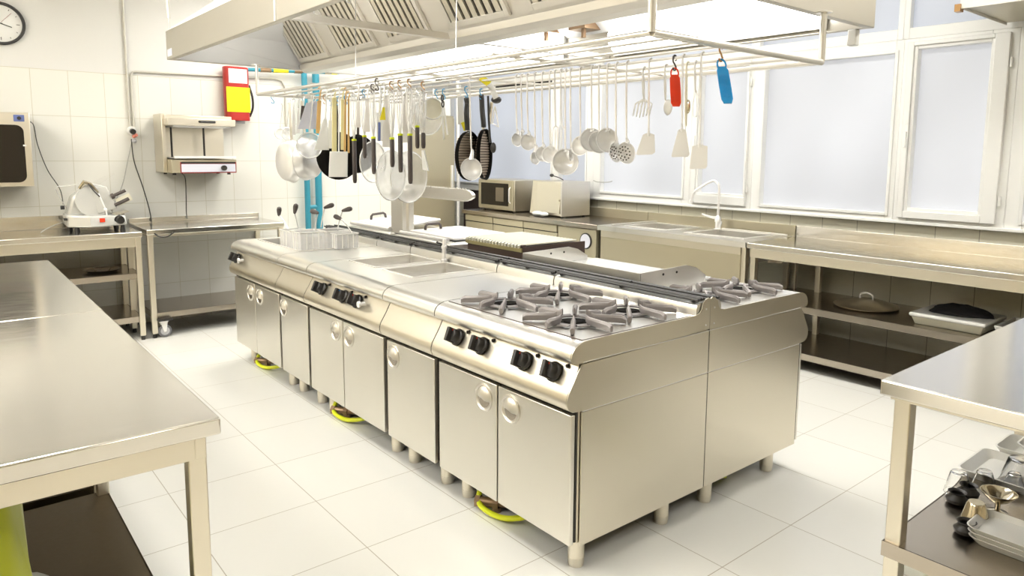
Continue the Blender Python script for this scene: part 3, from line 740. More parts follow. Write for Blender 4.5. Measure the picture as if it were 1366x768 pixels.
# hood lamps along the far skirt
for i, (pa, pb_) in enumerate(((440, 566), (578, 742), (808, 1090))):
    a = on_y(pa, 60, 3.08).x; b = on_y(pb_, 30, 3.08).x; a = max(a, HX0+.05); b = min(b, HX1-.05)
    t = thing('hood_lamp', ['sealed white lamp inside the far end of the hood', 'sealed white lamp inside the middle of the hood', 'brightest sealed lamp inside the near end of the hood'][i], 'lamp', ((a+b)/2, 3.10, 2.08), 'sealed lamps inside the hood')
    MB().box(a, b, 3.145, 3.170, 2.07, 2.27).build('lamp_base', 'white', t)
    n = 10
    MB().prism([(3.145-.07*sin(pi*j/n), 2.08+.18*j/n) for j in range(n+1)], a+.01, b-.01).build('lamp_cover', 'hoodlamp', t, ang=60, bev=.01)
for i, (a, b) in enumerate(((-4.70, -3.35), (-3.0, -1.65))):  # hidden lamps added to light the hanging utensils from the front
    t = thing('hood_lamp', ['added hidden lamp behind the near skirt of the hood, far half', 'added hidden lamp behind the near skirt of the hood, near half'][i], 'lamp', ((a+b)/2, 1.24, 2.09), 'sealed lamps inside the hood')
    MB().box(a, b, 1.196, 1.222, 2.085, 2.20).build('lamp_base', 'white', t)
    MB().prism([(1.222+.045*sin(pi*j/10), 2.095+.09*j/10) for j in range(11)], a+.01, b-.01).build('lamp_cover', 'hoodlamp', t, ang=60, bev=.01)
for (px, py) in ((735, 45), (785, 40)):
    q = on_y(px, py, 3.10)
    b_ = MB().box(q.x-.09, q.x+.05, 3.02, 3.16, q.z-.0, q.z+.045).box(q.x-.01, q.x+.01, 3.05, 3.07, q.z-.05, q.z)
    b_.build('bracket', 'copper', hood)
# hanging chains/wires of the hood
for (px, py) in ((221, 40),):
    a = Vector((HX0+.02, HY0+.02, ZK))
    MB().tube([a, (a.x-.03, a.y, 2.5), (a.x-.06, a.y, ZC)], .004, 6).cyl((a.x-.012, a.y, 2.30), (a.x-.025, a.y, 2.42), .010, 8).build('suspension_wire', 'conduit', hood)
MB().tube([(HX1-.02, HY0+.02, ZK), (HX1-.02, HY0+.02, ZC)], .004, 6).build('suspension_wire', 'conduit', hood)
MB().tube([(HX0+.02, HY1-.02, ZK), (HX0+.02, HY1-.02, ZC)], .004, 6).build('suspension_wire', 'conduit', hood)
MB().tube([(HX1-.02, HY1-.02, ZK), (HX1-.02, HY1-.02, ZC)], .004, 6).build('suspension_wire', 'conduit', hood)
# small drip cup at the far near-end corner
MB().box(HX1-.10, HX1-.06, HY1-.04, HY1-.005, HZ-.07, HZ).build('drain_cup', 'white', hood, bev=.005)

# ------------------------------------------------------------------ utensil rack
RZ = 1.86; RX0, RX1 = -4.80, -1.455
rack = thing('utensil_rack', 'long white rail rack hung below the hood carrying all the utensils', 'rack', ((RX0+RX1)/2, 2.18, RZ))
BARS = [1.685, 1.80, 1.93, 2.06, 2.19, 2.38, 2.53, 2.69]
fr = MB().cyl((RX1, 1.685, RZ), (RX1, 2.69, RZ), .0125, 14).cyl((RX0, 1.685, RZ), (RX0, 2.69, RZ), .010, 14)
for y in (1.685, 2.69): fr.cyl((RX0, y, RZ), (RX1, y, RZ), .010, 12)
fr.build('frame', 'rackm', rack)
for y in BARS[1:-1]: MB().cyl((RX0, y, RZ), (RX1, y, RZ), .0065, 10).build('rail', 'rackm', rack)
for x in (-3.95, -3.05, -2.25): MB().cyl((x, 1.685, RZ+.012), (x, 2.69, RZ+.012), .006, 10).build('cross_rail', 'rackm', rack)
for (x, y) in ((RX0, 1.685), (RX0, 2.69), (RX1, 1.685), (RX1, 2.69)):
    top = HZ+.004
    MB().cyl((x, y, RZ), (x, y, top), .0125 if x > -2 else .010, 14).lathe([(.03, 0), (.03, .004), (.014, .008)], (x, y, top-.008), (0, 0, 1), 16).build('post', 'rackm', rack)
MB().cyl((RX1, 1.685, RZ), (RX1, 1.685, 2.60), .013, 14).build('post', 'rackm', rack)
for x in (-3.4, -2.5): MB().cyl((x, 1.685, RZ), (x, 1.70, 2.4), .002, 6).build('tie_wire', 'wire', rack)

# ------------------------------------------------------------------ hanging utensils
def mpp(p): return (p-EYE).dot(F_)/FPX           # metres per pixel at p
def hook_pts(x, y, z, r=.009):
    """open crook over a rail running along x"""
    return [(x, y+r*cos(a), z+r*sin(a)) for a in [pi*.15+pi*.95*i/8 for i in range(9)]][::1]
def hang(px, py, bar): 
    p = on_y(px, py, bar); return Vector((p.x, bar, RZ))
def shaft(parent, p, zb, w=.006, t=.0022, mat='chrome', name='handle', lean=(0, 0)):
    """flat rod handle with a crook over the rail"""
    r = .010
    pts = [(p.x, p.y+r*cos(a), p.z+r*sin(a)) for a in [radians(-20)+radians(200)*i/8 for i in range(9)]]
    m = MB().tube(pts, .0032, 8)
    top = Vector(pts[-1])
    m.tube([top, (top.x+lean[0]*.5, top.y+.004, (top.z+zb)/2), (p.x+lean[0], p.y+lean[1], zb)], [.0032, w*.75, w*.55], 8)
    return m.build(name, mat, parent)
GR = 'utensils hanging from the rail rack'
def U(name, label, cat, p): return thing(name, label, cat, (p.x, p.y, p.z), GR)
def px_z(px, py, bar): return on_y(px, py, bar).z
CAMDIR = lambda p: (EYE-p).normalized()
def ladle(px, py, bar, pj, pb, w, label, turn=0., name='ladle', mat='utensil', fl=None, perf=False, lean=(0, 0), depth=.75, cat='ladle'):
    p = hang(px, py, bar); t = U(name, label, cat, p)
    zj = px_z(px, pj, bar); zb = px_z(px, pb, bar)
    shaft(t, p, zj, lean=lean)
    q = Vector((p.x+lean[0], p.y+lean[1], zj)); r = w*1.28*mpp(p)/2
    c = Vector((q.x, q.y, zb+r))
    MB().tube([q, q+Vector((0, .008, -.012)), Vector((c.x, c.y+.0, c.z+r*.85))], [.0045, .008, .012], 8).build('neck', mat, t)
    # bowl opening turned about the vertical by 'turn' from facing the camera, tilted a little up
    d = CAMDIR(p); a = math.atan2(d.y, d.x)+turn
    ax = Vector((-cos(a), -sin(a), -.15)).normalized()
    k = 8; prof = [(max(.0005, r*sin(pi/2*i/k)), r*depth*(1-0)*cos(pi/2*i/k)) for i in range(k+1)]
    prof = prof+[(r+.003, -.002)]
    o = MB().lathe_open(prof, c, ax, 24, .0018).build('bowl', mat, t, ang=50)
    if perf:
        h = MB(); u = ax.orthogonal().normalized(); v = ax.cross(u)
        for ring, cnt in ((.35, 6), (.65, 12)):
            for i in range(cnt):
                b = 2*pi*i/cnt; rr = r*ring
                hh = depth*math.sqrt(max(0, r*r-rr*rr))
                cc = c + u*cos(b)*rr + v*sin(b)*rr + ax*hh
                h.cyl(cc-ax*.004, cc+ax*.0012, .0028, 6)
        h.build('perforation', 'dark', o)
    return t
def spatula(px, py, bar, pj, pb, w, label, lean=0, mat='utensil', blade='utensil', slots=0, skew=0, turn=.0, shoulder=.65):
    p = hang(px, py, bar); t = U('spatula', label, 'spatula', p)
    zj = px_z(px, pj, bar); zb = px_z(px, pb, bar); s = mpp(p); W = w*s
    shaft(t, p, zj, mat=mat)
    d = CAMDIR(p); a = math.atan2(d.y, d.x)+turn
    rt = Vector((-sin(a), cos(a), 0)); nm = Vector((cos(a), sin(a), 0))
    H_ = zj-zb
    MB().tube([(p.x, p.y, zj+.004), (p.x+nm.x*.008, p.y+nm.y*.008, zj-.012), (p.x, p.y, zj-.026)], [.004, .005, .006], 8).build('neck', mat, t)
    z0 = zj-.016
    pts = [(-W*.10, z0), (-W*shoulder*.5, z0-.006), (-W*.5+skew*W, zb+.004), (-W*.5+skew*W+.006, zb), (W*.5+skew*W-.006, zb+.003*(1+slots*0)), (W*.5+skew*W*.6, zb+.012), (W*shoulder*.5, z0-.006), (W*.10, z0)]
    vs = []
    for dd in (-.0012, .0012):
        for (u, z) in pts:
            q = Vector((p.x, p.y, z)) + rt*u + nm*(dd+.012*((z0-z)/max(H_, .01)))
            vs.append(q)
    n = len(pts)
    fs = [tuple(range(n))[::-1], tuple(range(n, 2*n))]+[(i, (i+1) % n, n+(i+1) % n, n+i) for i in range(n)]
    MB().add(vs, fs).build('blade', blade, t, bev=.0008)
    return t
def fork(px, py, bar, pj, pb, w, label, n=3, mat='utensil', name='serving_fork', curved=True):
    p = hang(px, py, bar); t = U(name, label, 'fork', p)
    zj = px_z(px, pj, bar); zb = px_z(px, pb, bar); W = w*mpp(p)
    shaft(t, p, zj, mat=mat)
    a = math.atan2(CAMDIR(p).y, CAMDIR(p).x); rt = Vector((-sin(a), cos(a), 0)); nm = Vector((cos(a), sin(a), 0))
    m = MB(); H_ = zj-zb
    c = Vector((p.x, p.y, zj))
    m.tube([c-rt*W/2+Vector((0, 0, -.02)), c-rt*W*.3+Vector((0, 0, -.006)), c, c+rt*W*.3+Vector((0, 0, -.006)), c+rt*W/2+Vector((0, 0, -.02))], .0035, 8)
    for i in range(n):
        u = -W/2+W*i/(n-1)
        m.tube([c+rt*u+Vector((0, 0, -.016)), c+rt*u+nm*.010+Vector((0, 0, -H_*.5)), c+rt*u+Vector((0, 0, -H_))], [.0035, .003, .0012], 8)
    m.build('tines', mat, t)
    return t
B4 = 2.19
ladle(690, 99, B4, 172, 195, 13, 'small ladle, leftmost of the row of silver ladles on the middle rail', .7)
ladle(697, 100, B4, 172, 186, 8, 'narrow dark-edged spoon hanging right of the leftmost small ladle', 1.3, name='serving_spoon', cat='spoon', depth=.4)
ladle(705, 100, B4, 174, 200, 16, 'third silver ladle from the left of the middle rail, short cup', .3)
ladle(715, 99, B4, 192, 219, 13, 'long ladle with tiny cup, lowest of the left ladles', .9)
ladle(725, 99, B4, 190, 215, 15, 'long ladle hanging right of the lowest tiny ladle', .2)
ladle(735, 99, B4, 192, 217, 17, 'long ladle hanging just left of the two serving forks', -.3)
fork(742, 97, B4, 168, 202, 9, 'left one of two long silver serving forks in the ladle row')
fork(750, 97, B4, 167, 200, 9, 'right one of two long silver serving forks in the ladle row')
ladle(756, 96, B4, 202, 233, 27, 'big round ladle hanging lowest beside the forks', .15)
ladle(763, 95, B4, 196, 214, 11, 'thin handled small ladle half behind the tilted basting spoon', 1.2)
ladle(776, 92, B4, 182, 207, 20, 'basting spoon with deep tilted bowl right of the lowest round ladle', -.5, name='basting_spoon', cat='spoon', depth=.5)
ladle(791, 91, B4, 172, 202, 24, 'wide ladle, left one of the three touching big bowls', .1)
ladle(801, 90, B4, 175, 204, 23, 'wide ladle, middle one of the three touching big bowls', .35)
ladle(812, 88, B4, 173, 203, 25, 'wide ladle, right one of the three touching big bowls', .5)
ladle(824, 87, B4, 187, 216, 20, 'perforated skimmer seen edge on left of the last skimmer', .9, name='skimmer', perf=True, cat='skimmer', depth=.45)
ladle(838, 86, B4, 184, 218, 22, 'perforated skimmer hanging last in the ladle row', .6, name='skimmer', perf=True, cat='skimmer', depth=.45)
spatula(868, 82, B4, 172, 207, 24, 'steel turner with slanted blade left of the red peg', skew=-.18)
spatula(913, 76, B4, 166, 210, 24, 'steel turner with flared blade behind the red peg', skew=-.05, shoulder=.45)
spatula(938, 73, B4, 187, 226, 23, 'steel turner hanging last on the right below the blue peg', skew=-.05, shoulder=.9)
# white slotted rake
p = hang(860, 90, 2.38); t = U('slotted_server', 'white slotted server with comb like head left of the slanted turner', 'server', p)
shaft(t, p, px_z(860, 132, 2.38), w=.010, mat='whiteplastic')
a = math.atan2(CAMDIR(p).y, CAMDIR(p).x); rt = Vector((-sin(a), cos(a), 0)); m = MB(); zj = px_z(860, 132, 2.38); zb = px_z(860, 157, 2.38)
for i in range(6):
    u = (-.035+.014*i)
    m.tube([Vector((p.x, p.y, zj)), Vector((p.x, p.y, zj-.02))+rt*u, Vector((p.x, p.y, zb+.004*abs(i-2)))+rt*(u-.01)], [.004, .0035, .003], 6)
m.build('head', 'whiteplastic', t)
# further white utensils round the red peg
p = hang(889, 92, 2.38); t = U('serving_spoon', 'white plastic spoon hanging left of the red peg', 'spoon', p)
shaft(t, p, px_z(889, 134, 2.38), w=.008, mat='whiteplastic')
c = on_y(891, 143, 2.38); MB().ball(c, .022, 14, 1, .5, 1.5).build('bowl', 'whiteplastic', t)
p = hang(918, 84, 2.38); t = U('wooden_handled_brush', 'slim beige handled brush hanging right of the red peg', 'brush', p)
shaft(t, p, px_z(918, 168, 2.38), w=.008, mat='cream'); c = on_y(918, 142, 2.38); MB().ball(c, .011, 12, 1, .6, 2.6).build('bristle_ferrule', 'bronze', t)
p = hang(929, 84, 2.38); t = U('whisk', 'pale plastic whisk between the two right steel turners', 'whisk', p)
shaft(t, p, px_z(929, 120, 2.38), w=.006, mat='whiteplastic'); m = MB(); z0 = px_z(929, 118, 2.38); z1 = px_z(929, 156, 2.38)
for i in range(5):
    b = pi*i/5
    m.tube([Vector((p.x, p.y, z0))+Vector((cos(b)*.026*sin(pi*j/10), sin(b)*.026*sin(pi*j/10), 0))*1+Vector((0, 0, (z1-z0)*(j/5 if j <= 5 else 2-j/5))) if False else
            Vector((p.x+cos(b)*.026*sin(pi*min(j, 10)/10)*(1 if j < 11 else 1), p.y+sin(b)*.026*sin(pi*j/10), z0+(z1-z0)*sin(pi*j/20))) for j in range(0, 11)], .0014, 5)
m.build('wires', 'whiteplastic', t)
# pegs on s-hooks
HG = 'S hooks on the rail rack'
def s_hook(px, py, bar, mat, label, drop=.05, yaw=0):
    p = hang(px, py, bar); r = .010
    t = MB(); cy, sy = cos(yaw), sin(yaw)
    pts = [(r*cos(a), r*sin(a)) for a in [radians(-60)+radians(240)*i/8 for i in range(9)]]
    pts += [(-r*.9, -drop*.35), (0, -drop*.55)]
    pts += [(r*.9*cos(a)+.0, -drop+.004+r*.9*sin(a)) for a in [radians(60)-radians(240)*i/8 for i in range(9)]]
    t.tube(smooth_path([(p.x+u*sy, p.y+u*cy, p.z+v) for u, v in pts], 2), .0032, 7)
    o = t.build('s_hook', mat); tag(o, label, 'hook', HG)
    return Vector((p.x, p.y, p.z-drop))
def peg(px, py, bar, px2, py2, mat, label):
    q = s_hook(px, py, bar, 'hookbrown' if mat == 'blueplastic' else 'handleblk', 'brown wire hook holding the blue peg' if mat == 'blueplastic' else 'dark hook holding the red peg', .045 if mat == 'blueplastic' else .04)
    e = on_y(px2, py2, bar)
    t = U('hanging_tag', label, 'tag', q)
    d = (e-q); L = d.length; d.normalize(); rt = Vector((0, 0, 1)).cross(CAMDIR(q)).normalized(); nm = d.cross(rt).normalized()
    m = MB()
    def o(u, v, w_): return q + d*u + rt*v + nm*w_
    loop = [o(L*.12+.02*sin(a), .014*cos(a), 0) for a in [2*pi*i/14 for i in range(14)]]
    m.tube(loop, .0035, 7, True)
    n = 6; prof = [(.16, .012), (.25, .019), (.6, .020), (.9, .019), (1.0, .013)]
    vs = []; fs = []
    for (u, w_) in prof:
        vs += [o(L*u, -w_, -.007), o(L*u, w_, -.007), o(L*u, w_, .007), o(L*u, -w_, .007)]
    for j in range(len(prof)-1):
        b = j*4; fs += [(b+i, b+(i+1) % 4, b+4+(i+1) % 4, b+4+i) for i in range(4)]
    fs += [(3, 2, 1, 0), tuple(range(len(vs)-4, len(vs)))]
    m.add(vs, fs); m.build('tag_body', mat, t, bev=.003)
    m = MB()
    for v in (-.007, .007): m.add([o(L*.35, v-.002, .0072), o(L*.85, v-.002, .0072), o(L*.85, v+.002, .0072), o(L*.35, v+.002, .0072), o(L*.35, v-.002, .010), o(L*.85, v-.002, .010), o(L*.85, v+.002, .010), o(L*.35, v+.002, .010)], [(0, 1, 2, 3), (7, 6, 5, 4), (0, 4, 5, 1), (1, 5, 6, 2), (2, 6, 7, 3), (3, 7, 4, 0)])
    m.build('rib', mat, t)
peg(900, 82, 2.19, 902, 142, 'redplastic', 'red plastic grip hanging at the front of the steel turners')
peg(962, 66, 2.06, 971, 138, 'blueplastic', 'blue plastic grip hanging furthest right on the rack')

# ribbed grill pans
def grill_pan(px, py, bar, pj, cpx, cpy, rx, rz, label):
    s_hook(px, py-13, bar, 'hookblue', 'blue hook holding ' + label.split(' hanging')[0], .045)
    p = on_y(px, py, bar); t = U('grill_pan', label, 'pan', p)
    c = on_y(cpx, cpy, bar); s = mpp(c); RZ_ = rz*s; j = on_y(cpx, pj, bar)
    a = .95 if rx > 13 else 1.5
    d = CAMDIR(c); ang = math.atan2(d.y, d.x) + math.acos(min(1, rx/rz))
    ax = Vector((cos(ang), sin(ang), 0)); rt = Vector((-sin(ang), cos(ang), 0))
    m = MB().tube(smooth_path([p, p+Vector((.0, 0, -.03))+rt*.012, (p+j)/2-rt*.004, j+Vector((0, 0, .01)), j+Vector((0, 0, -.012))], 4), .0155, 10)
    m.build('handle', 'black', t)
    MB().cyl(j+Vector((0, 0, .006)), j+Vector((0, 0, -.026)), .010, 12).build('ferrule', 'chrome', t)
    MB().lathe_open([(.0005, -.012), (RZ_*.90, -.012), (RZ_*.97, -.004), (RZ_, .018)], c, ax, 40, .004, rt).build('pan_body', 'castblk', t, ang=40)
    rb = MB(); n = 18
    for i in range(n):
        z = -RZ_*.88+RZ_*1.76*i/(n-1); h = math.sqrt(max(0, (RZ_*.93)**2-z*z))
        a_ = c+Vector((0, 0, z)); 
        rb.cyl(a_-rt*h-ax*.006, a_+rt*h-ax*.006, .0062, 6)
    rb.build('ribs', plain('ribbed_pan_surface', (.40, .32, .24), .4, .5), t)
grill_pan(622, 131, 2.38, 171, 623.5, 208, 15.5, 33, 'oval ribbed grill pan, left of the pair, hanging on a blue hook')
grill_pan(642, 127, 2.53, 167, 645, 206, 8.5, 34, 'ribbed grill pan, right of the pair and more edge on, hanging on a blue hook')
ladle(628.5, 108, 2.06, 198, 240, 23, 'long ladle hanging in front of the left ribbed grill pan', .35, lean=(-.0, 0))
# yellow tag with white strip
p = on_y(641, 99, 2.19); t = thing('label_tag', 'yellow and white tilted tag tied to the rack above the grill pans', 'tag', (p.x, p.y, p.z), GR)
a = on_y(641, 97, 2.19); b = on_y(653, 112, 2.19); c = on_y(662, 131, 2.19); d1 = (b-a).normalized(); d2 = (c-b).normalized()
MB().tube([on_y(634, 95, 2.19), a], .004, 6).build('cord', 'whiteplastic', t)
def strip(mb, a, b, w, th):
    d = (b-a).normalized(); n = CAMDIR(a); s = d.cross(n).normalized()
    vs = [q+s*i*w/2+n*j*th/2 for q in (a, b) for (i, j) in ((-1, -1), (1, -1), (1, 1), (-1, 1))]
    return mb.add(vs, [(0, 1, 2, 3), (7, 6, 5, 4), (0, 4, 5, 1), (1, 5, 6, 2), (2, 6, 7, 3), (3, 7, 4, 0)])
strip(MB(), on_y(641, 103, 2.19), b, .034, .006).build('yellow_band', 'yellow', t, bev=.002)
strip(MB(), b, c, .030, .004).build('white_band', 'whiteplastic', t, bev=.002)
# dark ball topped utensils right of the grill pans
p = on_y(662, 133, 2.38); t = U('meat_mallet', 'black knobbed mallet hanging right of the grill pans', 'mallet', p)
MB().tube([on_y(656, 118, 2.38), p], .006, 8).build('strap', 'white', t); MB().ball(p, .024, 16, 1.2, 1.2, .85).build('head', 'black', t)
MB().tube([on_y(656, 136, 2.38), on_y(653, 165, 2.38)], .010, 8).build('handle', 'steel', t)
p = on_y(661, 140, 2.30); t = U('peeler', 'white triangular peeler below the black knobbed mallet', 'peeler', p)
q = [on_y(660, 142, 2.30), on_y(657, 165, 2.30), on_y(665, 169, 2.30), on_y(663, 160, 2.30)]
MB().tube([q[0], q[1], q[2], on_y(664, 162, 2.30), q[0]+Vector((0.004, 0, 0))], .004, 8).build('frame', 'whiteplastic', t)
p = on_y(652, 172, 2.36); t = U('black_spoon', 'black plastic spoon low at the right side of the grill pans', 'spoon', p)
MB().tube([on_y(651, 128, 2.36), on_y(652, 160, 2.36), on_y(654, 190, 2.36)], .006, 8).build('handle', 'black', t); MB().ball(on_y(658, 197, 2.36), .024, 16, .9, .5, 1.2).build('bowl', 'black', t)
# white brush left of the pans
p = on_y(614, 128, 2.38); t = U('pastry_brush', 'white pastry brush with yellow end left of the grill pans', 'brush', p)
MB().tube([on_y(614, 112, 2.38), on_y(614, 130, 2.38)], .004, 8).build('handle', 'whiteplastic', t)
strip(MB(), on_y(614, 128, 2.38), on_y(615, 166, 2.38), .036, .010).build('body', 'whiteplastic', t, bev=.004)
strip(MB(), on_y(617, 163, 2.38), on_y(621, 174, 2.38), .022, .010).build('yellow_end', 'yellow', t, bev=.003)
# scissors
p = on_y(590, 120, 2.19); t = U('kitchen_scissors', 'white bladed kitchen scissors with black loops near the round sieve', 'scissors', p)
m = MB(); c = on_y(590, 131, 2.19)
for sx, dz in ((0, 0), (.006, -.032)):
    m.tube([c+Vector((sx+.010*cos(a_), 0, dz+.016*sin(a_))) for a_ in [2*pi*i/12 for i in range(12)]], .004, 7, True)
m.build('loops', 'black', t)
strip(strip(MB(), on_y(590, 142, 2.19), on_y(592, 186, 2.19), .010, .003), on_y(592, 142, 2.195), on_y(597, 180, 2.195), .010, .003).build('blades', 'whiteplastic', t)

# balloon whisks with dark handles hanging below
def whisk(px, ptop, bar, pr, pb, label, ring=True):
    s_hook(px, ptop, bar, random.choice(['hookbrown', 'hookblue', 'wire', 'handleblk']), 'small hook holding the ' + label, .035)
    p = hang(px, ptop, bar)
    t = U('balloon_whisk', label, 'whisk', p)
    zr = px_z(px, pr, bar); zb = px_z(px, pb, bar); z0 = p.z-.03; m = MB(); n = 5
    H_ = z0-zr
    for i in range(n):
        b = pi*i/n+.2; R = .026
        pts = []
        for j in range(17):
            s_ = j/16; a_ = 2*pi*s_
            # teardrop loop, round at the top
            u = sin(a_)*R*(1 if True else 1)*(.35+.65*((1-cos(a_))/2)); z = zr + H_*((1-cos(a_))/2)
            pts.append((p.x+cos(b)*u, p.y+sin(b)*u, z))
        m.tube(pts, .0019, 5)
    m.build('wires', 'utensil', t)
    r = .0125
    MB().lathe([(.006, 0), (r*.8, .004), (r, .02), (r, zr-zb-.008), (r*.75, zr-zb), (.0001, zr-zb)], (p.x, p.y, zb), (0, 0, 1), 16).build('handle', 'handleblk', t)
    if ring: MB().lathe([(r+.001, 0), (r+.0015, .002), (r+.0015, .009), (r*.8, .012), (.002, .012)], (p.x, p.y, zr-.004), (0, 0, 1), 16).build('ring', 'lime', t)
whisk(471, 122, 1.93, 187, 244, 'long handled balloon whisk hanging furthest left with lime ring')
whisk(485, 118, 2.06, 182, 211, 'short balloon whisk second from the left with lime ring')
whisk(497, 117, 1.93, 184, 232, 'balloon whisk third from the left in front of the pale sieve')
whisk(522, 113, 1.93, 185, 223, 'balloon whisk left one of the middle pair with lime ring')
whisk(533, 111, 1.93, 180, 230, 'balloon whisk right one of the middle pair with lime ring')
whisk(546, 108, 1.93, 180, 245, 'largest balloon whisk whose dark handle hangs lowest of the right ones')
whisk(556, 109, 2.19, 169, 198, 'small balloon whisk in front of the cream cabinet, lime ring')
whisk(564, 108, 2.06, 177, 198, 'small balloon whisk without ring above the white scraper', False)
# white scraper
p = on_y(566, 197, 2.19); t = U('scraper', 'white scraper hanging below the small whisks', 'scraper', p)
MB().tube([(p.x, p.y, RZ), (p.x, p.y, p.z)], .003, 6).build('string', 'white', t)
a = on_y(564, 200, 2.19); b = on_y(568, 228, 2.19)
m = MB(); m.prism([(a.x-.010, a.z), (a.x+.016, a.z), (b.x+.034, b.z), (b.x-.030, b.z+.006)], 2.185, 2.195, 'y'); m.build('blade', 'whiteplastic', t, bev=.003)

# round sieves and lids
def sieve(px, ptop, bar, cpx, cpy, rpx, label, mat='mesh', rim='wire', turn=.3, depth=.35, hook=True, tilt=0):
    p = hang(px, ptop, bar); t = U('sieve' if mat == 'mesh' else 'pan_lid', label, 'sieve' if mat == 'mesh' else 'lid', p)
    c = on_y(cpx, cpy, bar+.0); R = rpx*mpp(c)
    d = CAMDIR(c); a = math.atan2(d.y, d.x)+turn; ax = Vector((cos(a), sin(a), tilt)).normalized(); rt = Vector((-sin(a), cos(a), 0))
    up = ax.cross(rt) if ax.cross(rt).z > 0 else -ax.cross(rt)
    top = c+up*R
    MB().tube([(p.x, p.y, p.z+.008), (p.x, p.y+.01, p.z-.01), top], .0038, 8).build('handle', 'wire', t)
    MB().tube([c+rt*R*cos(b)+up*R*sin(b) for b in [2*pi*i/36 for i in range(36)]], .0042, 7, True).build('rim', rim, t)
    k = 8
    MB().lathe_open([(max(.0005, R*.98*sin(pi/2*i/k)), -R*depth*cos(pi/2*i/k)) for i in range(k+1)], c, ax, 32, .0014, rt).build('bowl', mat, t, ang=60)
    return t
sieve(497, 118, 2.19, 498, 216, 27, 'pale round mesh sieve behind the third whisk from the left', turn=.9)
sieve(524, 112, 2.19, 522, 234, 33, 'large round mesh sieve hanging low left above the white column', turn=.95)
sieve(546, 110, 2.38, 546, 236, 34, 'large round mesh sieve hanging low right above the white column', turn=.8)
sieve(566, 108, 2.38, 568, 158, 22, 'shallow round wire sieve behind the small whisks near the scissors', turn=.2)
sieve(577, 108, 2.19, 577, 145, 14, 'cream round skimming disc hanging left of the scissors', mat='cream', rim='whiteplastic', turn=.2, depth=.15)

# saute pans at the left end
def sauce_pan(px, ptop, bar, cpx, cpy, rpx, pj, label, turn, mat='chrome', depth=.45, inner=None, name='frying_pan', handle='steel'):
    p = hang(px, ptop, bar); t = U(name, label, 'pan', p)
    c = on_y(cpx, cpy, bar); R = rpx*mpp(c); j = Vector((c.x, c.y, c.z+R))
    d = CAMDIR(c); a = math.atan2(d.y, d.x)+turn; ax = Vector((cos(a), sin(a), 0)); rt = Vector((-sin(a), cos(a), 0))
    strip(MB(), Vector((p.x, p.y, p.z-.01)), j-Vector((0, 0, .01)), .018, .004).build('handle', handle, t, bev=.001)
    MB().tube([(p.x, p.y+.011*cos(a_), p.z+.011*sin(a_)) for a_ in [radians(-30)+radians(250)*i/8 for i in range(9)]], .003, 7).build('hanging_loop', 'wire', t)
    o = MB().lathe_open([(.0005, -R*depth), (R*.80, -R*depth), (R*.90, -R*depth*.8), (R, 0), (R+.004, .002)], c, ax, 36, .003, rt).build('pan_body', mat, t, ang=45)
    if inner: MB().lathe([(R*.78, 0), (R*.78, .001), (.0001, .001)], c-ax*(R*depth-.004), ax, 36).build('pan_base', inner, o)
    return t
sauce_pan(386, 132, 2.06, 390, 215, 28, 180, 'steel frying pan hanging furthest left on the rack, seen half edge on', 2.05)
sauce_pan(402, 129, 2.06, 408, 212, 28, 180, 'steel frying pan second from the left with its dark inside showing', 4.1, inner='castblk')
sauce_pan(448, 122, 2.19, 452, 208, 31, 175, 'black frying pan with pale rim behind the white paddle', 3.6, mat='castblk', inner='castblk', handle='handleblk')
sauce_pan(478, 120, 2.19, 478, 205, 25, 180, 'black frying pan behind the leftmost long handled whisk', 4.0, mat='castblk', handle='handleblk')
sieve(375, 133, 2.19, 374, 178, 7, 'small wire tea strainer at the left end of the rack', turn=.2)
sieve(384, 133, 2.19, 383, 178, 8, 'small wire tea strainer second from the left end', turn=.5)
sieve(416, 126, 1.93, 413, 194, 17, 'wire ladle sieve in front of the second steel frying pan', turn=.3)
# graters and dark scraper
def flat_tool(name, label, cat, p0, p1, w0, w1, bar, mat, th=.006, hmat='wire', top=None, htop=None):
    a = on_y(*p0, bar); b = on_y(*p1, bar); t = U(name, label, cat, a)
    n = CAMDIR(a); n.z = 0; n.normalize(); s = Vector((-n.y, n.x, 0)); d = (b-a).normalized()
    vs = [q+s*i*w/2+n*j*th/2 for q, w in ((a, w0), (b, w1)) for (i, j) in ((-1, -1), (1, -1), (1, 1), (-1, 1))]
    MB().add(vs, [(0, 1, 2, 3), (7, 6, 5, 4), (0, 4, 5, 1), (1, 5, 6, 2), (2, 6, 7, 3), (3, 7, 4, 0)]).build('blade', mat, t, bev=min(.003, th*.3))
    if htop:
        q = on_y(*htop, bar); q.z = RZ
        MB().tube([(q.x, bar-.010, RZ+.002), (q.x, bar, RZ+.0105), (q.x, bar+.010, RZ), (q.x, bar+.004, RZ-.015), a], .0045, 8).build('handle', hmat, t)
    return t
flat_tool('grater', 'pale flat grater hanging at the left in front of the teal pipe', 'grater', (414, 137), (410, 172), .05, .12, 1.93, 'lav', htop=(416, 128))
flat_tool('grater', 'second pale grater tucked behind the orange handled spoon', 'grater', (420, 135), (418, 168), .06, .08, 2.06, 'lav', htop=(420, 127))
flat_tool('dough_scraper', 'small dark scraper left of the pale graters', 'scraper', (405, 141), (404, 160), .03, .035, 1.93, 'handleblk', htop=(405, 130))
flat_tool('wooden_spatula', 'orange wooden spatula at the left of the white rubber spatulas', 'spatula', (426, 134), (424, 178), .022, .024, 1.80, 'orange', .008, 'orange', htop=(427, 128))
flat_tool('rubber_spatula', 'white wedge shaped rubber spatula right of the orange wooden one', 'spatula', (434, 158), (429, 200), .02, .085, 1.80, 'whiteplastic', .008, 'whiteplastic', htop=(435, 126))
